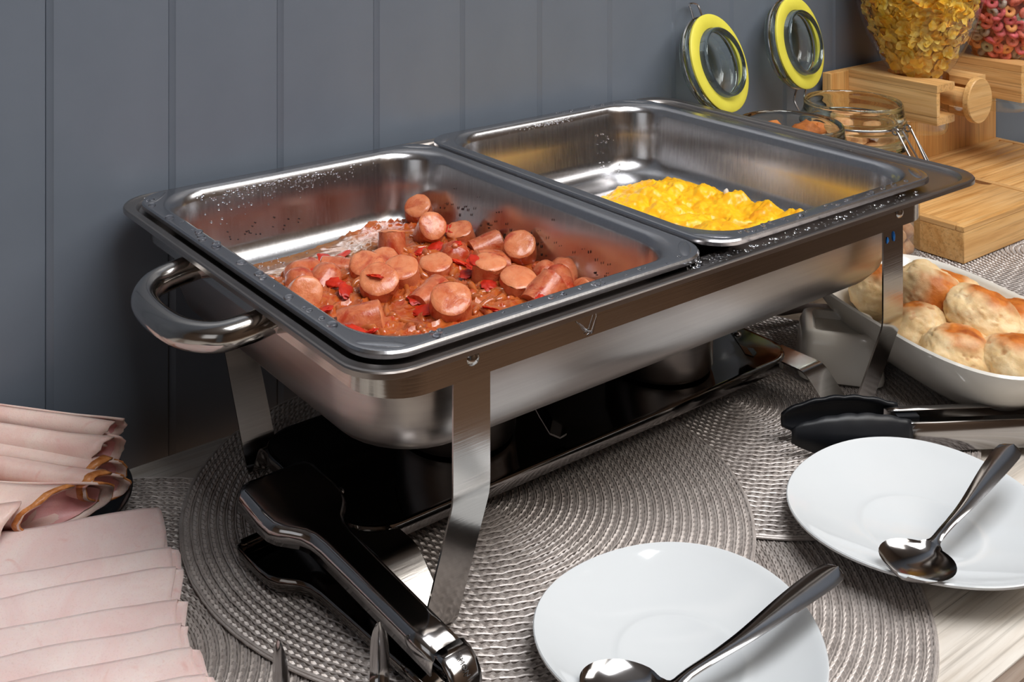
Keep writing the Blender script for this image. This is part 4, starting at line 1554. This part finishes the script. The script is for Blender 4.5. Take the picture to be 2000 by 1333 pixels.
def jar(label, x, y, z, lid_c, lid_n, lid_lab):
    t = thing('clip_jar', label, 'jar', (x, y, z), 'glass clip jars')
    r = 0.066
    c = (x, y, z)
    body = [(0.0001, 0.004), (0.058, 0.004), (0.060, 0.0), (0.064, 0.002), (r, 0.008), (r, 0.098), (0.0640, 0.108), (0.0580, 0.118), (0.0548, 0.1228)]
    body_ = part('jar_body', G().lathe(body, 64, c), M['glass_thin'], t, 60)
    neck = [(0.0546, 0.1230), (0.0532, 0.127), (0.0530, 0.131), (0.0548, 0.1330), (0.0552, 0.136), (0.0542, 0.139), (0.0524, 0.1415), (0.0520, 0.1425), (0.0530, 0.1440), (0.0530, 0.1455), (0.0518, 0.1475), (0.0518, 0.1500), (0.0528, 0.1520), (0.0526, 0.1550), (0.0514, 0.1575), (0.0508, 0.163), (0.0503, 0.1672), (0.0490, 0.169), (0.0476, 0.168), (0.0470, 0.162), (0.0474, 0.146), (0.0490, 0.132), (0.0520, 0.1236), (0.0546, 0.1230)]
    part('jar_neck', G().lathe(neck, 64, c), M['glass'], t, 60)
    wr = 0.0011
    part('neck_wire', G().tube([(x + 0.0532 * math.cos(2 * PI * k / 48), y + 0.0532 * math.sin(2 * PI * k / 48), z + 0.1485) for k in range(48)], wr, 8, closed=True), M['wire'], t)
    q = Vector(lid_n).normalized().to_track_quat('Z', 'Y').to_matrix().to_4x4()
    Ml = Matrix.Translation(lid_c) @ q
    lid = [(0.0001, -0.0165), (0.022, -0.0165), (0.0275, -0.0158), (0.0300, -0.013), (0.0322, 0.006), (0.0332, 0.0102), (0.0345, 0.0112), (0.0358, 0.0098), (0.0362, 0.0008), (0.0495, 0.0), (0.0505, -0.0015), (0.0502, -0.0050), (0.0480, -0.0070), (0.0470, -0.0080), (0.0490, -0.0100), (0.0480, -0.013), (0.0430, -0.0180), (0.0350, -0.0215), (0.0200, -0.0222), (0.0001, -0.0222)]
    lo_ = part('lid', G().lathe(lid, 56).xf(Ml), M['glass'], t, 50, label=lid_lab)
    part('gasket', G().lathe([(0.0366, 0.0005), (0.0366, 0.0030), (0.0375, 0.0036), (0.0500, 0.0034), (0.0512, 0.0026), (0.0512, 0.0008), (0.0500, 0.0002), (0.0366, 0.0005)], 64).xf(Ml), M['gasket'], lo_, 50)
    part('lid_wire', G().tube([(0.0500 * math.cos(2 * PI * k / 48), 0.0500 * math.sin(2 * PI * k / 48), -0.0082) for k in range(48)], wr, 8, closed=True).xf(Ml), M['wire'], lo_)
    # local axes on the lid: downwards direction within its plane
    n_ = Vector(lid_n).normalized()
    dn = (Vector((0, 0, -1)) - n_ * Vector((0, 0, -1)).dot(n_)).normalized()
    sx = n_.cross(dn)
    lc = Vector(lid_c)
    for s in (-1, 1):
        p0 = lc + dn * 0.0495 + sx * 0.012 * s - n_ * 0.008
        p3 = Vector((x + 0.009 * s, y + 0.0565, z + 0.1485))
        pts = smooth_path([p0, p0 + dn * 0.006 + Vector((0, 0.004, -0.002)), (p0 + p3) / 2 + Vector((0, 0.007, -0.004)), p3 + Vector((0, 0.004, -0.003)), p3 + Vector((0, 0, 0.001)), p3 + Vector((-0.004 * s, -0.002, 0.003))], 6)
        part('hinge_wire', G().tube(pts, wr, 8), M['wire'], t)
    up = -dn
    a0 = lc + up * 0.050 - n_ * 0.008
    part('clasp_loop', G().tube(smooth_path([a0 + sx * 0.009, a0 + sx * 0.0085 + up * 0.008, a0 + sx * 0.0075 + up * 0.014 - n_ * 0.001, a0 + up * 0.0165 - n_ * 0.004, a0 - sx * 0.0075 + up * 0.014 - n_ * 0.001, a0 - sx * 0.0085 + up * 0.008, a0 - sx * 0.009], 6), wr, 8), M['wire'], lo_)
    # bail hanging on the front of the neck
    f = Vector((x, y - 0.0545, z + 0.1485))
    X_ = Vector((1, 0, 0))
    for s in (-1, 1):
        k0 = f + X_ * 0.011 * s
        part('bail_eye', G().tube([k0 + Vector((0, -0.002, 0)) + Vector((0, math.cos(2 * PI * k / 14), math.sin(2 * PI * k / 14))) * 0.0034 for k in range(14)], wr, 8, closed=True), M['wire'], t)
    bl = [f + X_ * -0.011 + Vector((0, -0.003, 0.002)), f + X_ * -0.0120 + Vector((0, -0.010, -0.008)), f + X_ * -0.0125 + Vector((0, -0.022, -0.026)), f + X_ * -0.010 + Vector((0, -0.028, -0.035)), f + X_ * 0.010 + Vector((0, -0.028, -0.035)), f + X_ * 0.0125 + Vector((0, -0.022, -0.026)), f + X_ * 0.0120 + Vector((0, -0.010, -0.008)), f + X_ * 0.011 + Vector((0, -0.003, 0.002))]
    part('bail', G().tube(smooth_path(bl, 5), wr * 1.1, 8), M['wire'], t)
    b2 = [f + X_ * -0.0075 + Vector((0, -0.008, 0.001)), f + X_ * -0.006 + Vector((0, -0.020, -0.018)), f + X_ * -0.004 + Vector((0, -0.031, -0.036)), f + X_ * 0.004 + Vector((0, -0.031, -0.036)), f + X_ * 0.006 + Vector((0, -0.020, -0.018)), f + X_ * 0.0075 + Vector((0, -0.008, 0.001))]
    part('bail', G().tube(smooth_path(b2, 5), wr * 1.1, 8), M['wire'], t)
    return t


J1 = (0.640, -0.1225, -0.006)
J2 = (0.7725, -0.1030, -0.006)
jar('open glass clip jar of brown cookies, half hidden behind the chafing dish rim', *J1, (0.632, -0.0385, 0.2085), (0.17, -0.92, 0.33), 'tilted open lid with a yellow gasket')
jar('open glass clip jar of pale biscuits beside the bamboo dispenser', *J2, (0.7785, -0.0295, 0.2125), (0.16, -0.95, 0.23), 'open lid with a yellow gasket')
ck = [blob(0.016, 0.014, 0.011, 3, 0.22, 2.0, k).mesh('cookie') for k in range(4)]
nk = [blob(0.015, 0.013, 0.011, 3, 0.16, 1.8, k + 9).mesh('biscuit') for k in range(4)]
for me in ck:
    me.materials.append(M['cookie'])
for me in nk:
    me.materials.append(M['nut'])


def fill(J, metas, mt, name, label, grp, zs, top):
    i = 0
    for lz, z in enumerate(zs):
        for rad, cnt in ((0.0465 if z < 0.10 else 0.036, 8 if z < 0.10 else 6), (0.018 if z < 0.10 else 0.0, 3 if z < 0.10 else 1)):
            for k in range(cnt):
                a = 2 * PI * (k + 0.5 * (lz % 2)) / cnt + 0.3 * lz
                o = single(name, metas[i % 4], mt, label, name, None, grp)
                o.location = (J[0] + rad * math.cos(a), J[1] + rad * math.sin(a), J[2] + z + R.uniform(-0.002, 0.002))
                o.rotation_euler = (R.uniform(-0.6, 0.6), R.uniform(-0.6, 0.6), R.uniform(0, 6))
                i += 1


fill(J1, ck, M['cookie'], 'cookie', 'small brown baked cookie inside the half hidden clip jar', 'cookies in the jar', [0.078, 0.098, 0.116], 0)
for x, y, z, lab in ((0.6720, -0.1180, 0.1460, 'brown cookie lying highest in the half hidden jar, next to the clasp'), (0.6480, -0.0930, 0.1450, 'brown cookie near the jar mouth, farther from the clasp')):
    o = single('cookie', ck[0], M['cookie'], lab, 'cookie', None, 'cookies in the jar')
    o.location = (x, y, z)
    o.rotation_euler = (0.3, 0.4, x * 50)
    o.scale = (1.15, 1.15, 1.1)
fill(J2, nk, M['nut'], 'biscuit', 'pale sugared biscuit piece inside the jar beside the bamboo dispenser', 'biscuits in the jar', [0.016, 0.038, 0.060, 0.082, 0.103, 0.119], 0)

# ------------------------------------------------------------------ bamboo cereal dispenser
TX0, TX1, TY0, TY1, TZ0, TZ1 = 0.8425, 1.2225, -0.187, -0.020, -0.0028, 0.0356
bd = thing('cereal_dispenser', 'double bamboo cereal dispenser with two clear globes standing by the wall', 'dispenser', (1.03, -0.10, TZ0))
part('back_board', G().bbox(0.8525, TX1, -0.020, -0.0075, TZ0, 0.1667, 0.001, 1), M['bamboo_z'], bd)
part('tray_box', G().bbox(TX0, TX1, TY0, TY1 - 0.0003, TZ0, 0.0300, 0.001, 1), M['bamboo_x'], bd)
part('tray_rail', G().bbox(TX0, TX1, TY0, TY0 + 0.009, 0.0298, TZ1, 0.0008, 1), M['bamboo_x'], bd)
part('tray_rail', G().bbox(TX0, TX1, TY1 - 0.0085, TY1 - 0.0003, 0.0298, TZ1, 0.0008, 1), M['bamboo_x'], bd)
for x in (TX0, 1.0150, TX1 - 0.009):
    part('tray_rail', G().bbox(x, x + 0.009, TY0 + 0.0092, TY1 - 0.0087, 0.0298, TZ1, 0.0008, 1), M['bamboo_y'], bd)
part('tray_panel', G().bbox(TX0 + 0.0095, 1.0145, TY0 + 0.0095, TY1 - 0.009, 0.0298, TZ1 - 0.0008, 0.0006, 1), M['bamboo_x'], bd)
for k in range(8):
    y0 = TY0 + 0.0097 + k * 0.0185
    part('slat', G().bbox(1.0245, TX1 - 0.0095, y0, y0 + 0.0158, 0.0298, TZ1 - 0.0008, 0.0006, 1), M['bamboo_x'], bd)
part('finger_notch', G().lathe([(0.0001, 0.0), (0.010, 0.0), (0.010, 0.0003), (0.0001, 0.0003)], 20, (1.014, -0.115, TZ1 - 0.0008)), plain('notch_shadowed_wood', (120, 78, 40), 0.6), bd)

HF, HB = -0.1317, -0.0202


def half_plate(xc, s, z0, z1, hw, slot, rad, yc):
    # one side of the top plate with the circular neck cutout
    pts = [(xc + s * hw, HB), (xc, HB), (xc, yc + rad)]
    a0, a1 = PI / 2, -math.asin(math.sqrt(max(0, 1 - (slot / rad) ** 2)))
    for k in range(13):
        a = a0 + (a1 - a0) * k / 12
        pts.append((xc + s * rad * math.cos(a), yc + rad * math.sin(a)))
    pts += [(xc + s * slot, HF), (xc + s * hw, HF)]
    return G().loft([[(x, y, z0) for x, y in pts], [(x, y, z1) for x, y in pts]], True, True)


GP = [(0.0300, 0.1560), (0.0315, 0.1680), (0.0340, 0.1725), (0.0385, 0.1785), (0.0440, 0.1868), (0.0505, 0.1975), (0.0570, 0.2110), (0.0622, 0.2245), (0.0668, 0.2400), (0.0700, 0.2540), (0.0722, 0.2700), (0.0735, 0.2900), (0.0735, 0.3200), (0.0730, 0.3400)]


def grad(z):
    for (r0, z0), (r1, z1) in zip(GP, GP[1:]):
        if z <= z1:
            return r0 + (r1 - r0) * (z - z0) / (z1 - z0)
    return GP[-1][0]


for hi, x0 in enumerate((0.8862, 1.0705)):
    hw = 0.051
    xc = x0 + hw
    yc = -0.0780
    for s in (-1, 1):
        part('hopper_top', half_plate(xc, s, 0.1600, 0.1682, hw, 0.0150, 0.0335, yc), M['bamboo_y'], bd, 20)
        part('hopper_side', G().bbox(min(xc + s * hw, xc + s * (hw - 0.007)), max(xc + s * hw, xc + s * (hw - 0.007)), HF + 0.0004, HB, 0.1322, 0.1598, 0.0004, 1), M['bamboo_y'], bd)
        part('hopper_floor', half_plate(xc, s, 0.1235, 0.1320, hw, 0.0150, 0.0335, yc), M['bamboo_y'], bd, 20)
    part('wheel_housing', G().lathe([(0.0305, -0.050), (0.0130, -0.0502), (0.0130, -0.052), (0.0305, -0.052)], 30).xf(Matrix.Translation((xc, yc, 0.146)) @ Matrix.Rotation(-PI / 2, 4, 'X') @ Matrix.Scale(0.43, 4, (1, 0, 0)) @ Matrix.Scale(0.43, 4, (0, 1, 0))), M['glass_thin'], bd)
    kn = part('knob', G().lathe([(0.0001, 0.0), (0.0240, 0.0), (0.0255, 0.0012), (0.0255, 0.0070), (0.0245, 0.0080), (0.0001, 0.0080)], 48).xf(Matrix.Translation((xc + 0.0005, -0.1452, 0.1485)) @ Matrix.Rotation(PI / 2, 4, 'X')), M['bamboo_x'], bd, 30)
    part('spindle', G().lathe([(0.0001, 0.0), (0.0112, 0.0), (0.0112, 0.035), (0.0001, 0.035)], 24).xf(Matrix.Translation((xc + 0.0005, -0.1107, 0.1485)) @ Matrix.Rotation(PI / 2, 4, 'X')), M['bamboo_y'], kn, 30)
    part('outlet', G().lathe([(0.0330, 0.1230), (0.0330, 0.1080), (0.0315, 0.1030), (0.0300, 0.1015), (0.0290, 0.1030), (0.0315, 0.1090), (0.0315, 0.1230)], 40, (xc, yc, 0)), M['glass_thin'], bd)
    gl = part('globe', G().lathe(GP + [(0.0700, 0.3420), (0.0001, 0.3425)], 64, (xc, yc, 0)), M['glass_globe'], bd, 60)
    part('globe_lid', G().lathe([(0.0001, 0.3430), (0.0740, 0.3430), (0.0745, 0.3450), (0.0745, 0.3560), (0.0730, 0.3580), (0.0001, 0.3590)], 48, (xc, yc, 0)), M['bamboo_y'], gl)
    view = math.atan2(-0.8308 - yc, -0.305 - xc)
    if hi == 0:
        M['flake'] = foodmat('corn_flake', [(0.2, (224, 132, 14)), (0.42, (250, 194, 48)), (0.62, (255, 222, 120)), (0.85, (240, 156, 44))], 60, 0.45, 0.1, 0.6, 420, 0.1, 0.8)
        single('cornflake_heap', G().lathe([(0.0001, 0.1610)] + [(max(0.004, r - 0.0105), z) for r, z in GP[1:12]] + [(0.0001, 0.296)], 40, (xc, yc, 0)), M['flake'], 'golden cornflakes filling the nearer clear globe', 'cereal', (xc, yc, 0.163), kind='stuff', smooth=60)
        fms = []
        for v in range(6):
            bm = bmesh.new()
            bmesh.ops.create_grid(bm, x_segments=7, y_segments=7, size=1)
            g = G()
            for q in bm.verts:
                x, y = q.co.x, q.co.y
                r2 = max(abs(x), abs(y))
                l_ = math.hypot(x, y) or 1
                x, y = x / l_ * r2, y / l_ * r2
                k = 1 + 0.28 * noise.noise(Vector((x * 1.3 + v * 5, y * 1.3, v)))
                zz = 0.30 * (x * x * (0.5 + 0.3 * v % 1) - 0.5 * y * y) + 0.22 * noise.noise(Vector((x * 1.8, y * 1.8, v * 3.3)))
                g.v.append((x * k * 0.0080, y * k * 0.0062, zz * 0.0070))
            g.f = [tuple(z.index for z in f.verts) for f in bm.faces]
            bm.free()
            me = g.mesh('cornflake', (0, 0, 0), 60, False)
            me.materials.append(M['flake'])
            fms.append(me)
        for k in range(300):
            z = 0.1715 + (0.2720 - 0.1715) * (k / 300) ** 0.75 + R.uniform(-0.002, 0.002)
            a = view + R.uniform(-1.5, 1.5)
            rad = grad(z) - R.uniform(0.0062, 0.0100)
            o = single('cornflake', fms[k % 6], M['flake'], 'golden cornflake pressed against the wall of the clear globe', 'cornflake', None, 'cornflakes in the globe')
            o.location = (xc + rad * math.cos(a), yc + rad * math.sin(a), z)
            nrm = Vector((math.cos(a) + R.uniform(-0.4, 0.4), math.sin(a) + R.uniform(-0.4, 0.4), -0.45 + R.uniform(-0.45, 0.35)))
            o.rotation_euler = (nrm.to_track_quat('Z', 'Y') @ Vector((0, 0, 1)).rotation_difference(Vector((0, 0, 1)))).to_euler()
            o.rotation_euler.rotate_axis('Z', R.uniform(0, 6))
    else:
        cols = [('coral', (234, 124, 104)), ('pink', (230, 112, 118)), ('orange', (242, 166, 100)), ('pale green', (190, 194, 172)), ('greyish', (190, 176, 166))]
        cms = []
        for nm, c in cols:
            mt = plain('cereal_' + nm.replace(' ', '_'), c, 0.6, var=14, scale=300, bump=0.7, bscale=700)
            g = G()
            loops = []
            for k in range(16):
                a = 2 * PI * k / 16
                lp = []
                for j in range(10):
                    b = 2 * PI * j / 10
                    rt = 0.0030 * (1 + 0.12 * noise.noise(Vector((math.cos(a) * 2, math.sin(a) * 2, b))))
                    rd_ = 0.0047 + rt * math.cos(b)
                    lp.append((rd_ * math.cos(a), rd_ * math.sin(a), rt * math.sin(b)))
                loops.append(lp)
            loops.append(loops[0])
            me = G().loft(loops).mesh('cereal_ring', (0, 0, 0), 60)
            me.materials.append(mt)
            cms.append((nm, me, mt))
        single('cereal_ring_heap', G().lathe([(0.0001, 0.1610)] + [(max(0.004, r - 0.0120), z) for r, z in GP[1:12]] + [(0.0001, 0.296)], 40, (xc, yc, 0)), plain('cereal_mix', (206, 112, 84), 0.7, var=40, scale=160), 'mixed fruit cereal rings filling the farther clear globe', 'cereal', (xc, yc, 0.163), kind='stuff', smooth=60)
        z = 0.1735
        kk = 0
        while z < 0.262:
            rad = grad(z) - 0.0065
            n = int(2.5 * rad / 0.0120)
            for k in range(n + 1):
                a = view + 1.25 * (-1 + 2 * k / max(1, n)) + R.uniform(-0.08, 0.08) + (kk % 2) * 0.1
                nm, me, mt = cms[R.choice([0, 0, 1, 1, 2, 2, 3, 4])]
                o = single('cereal_ring', me, mt, nm + ' cereal ring in the farther clear globe', 'cereal ring', None, nm + ' cereal rings')
                o.location = (xc + rad * math.cos(a), yc + rad * math.sin(a), z + R.uniform(-0.002, 0.002))
                nrm = Vector((math.cos(a) + R.uniform(-0.8, 0.8), math.sin(a) + R.uniform(-0.8, 0.8), R.uniform(-0.9, 0.7)))
                o.rotation_euler = nrm.to_track_quat('Z', 'Y').to_euler()
            z += 0.0098
            kk += 1
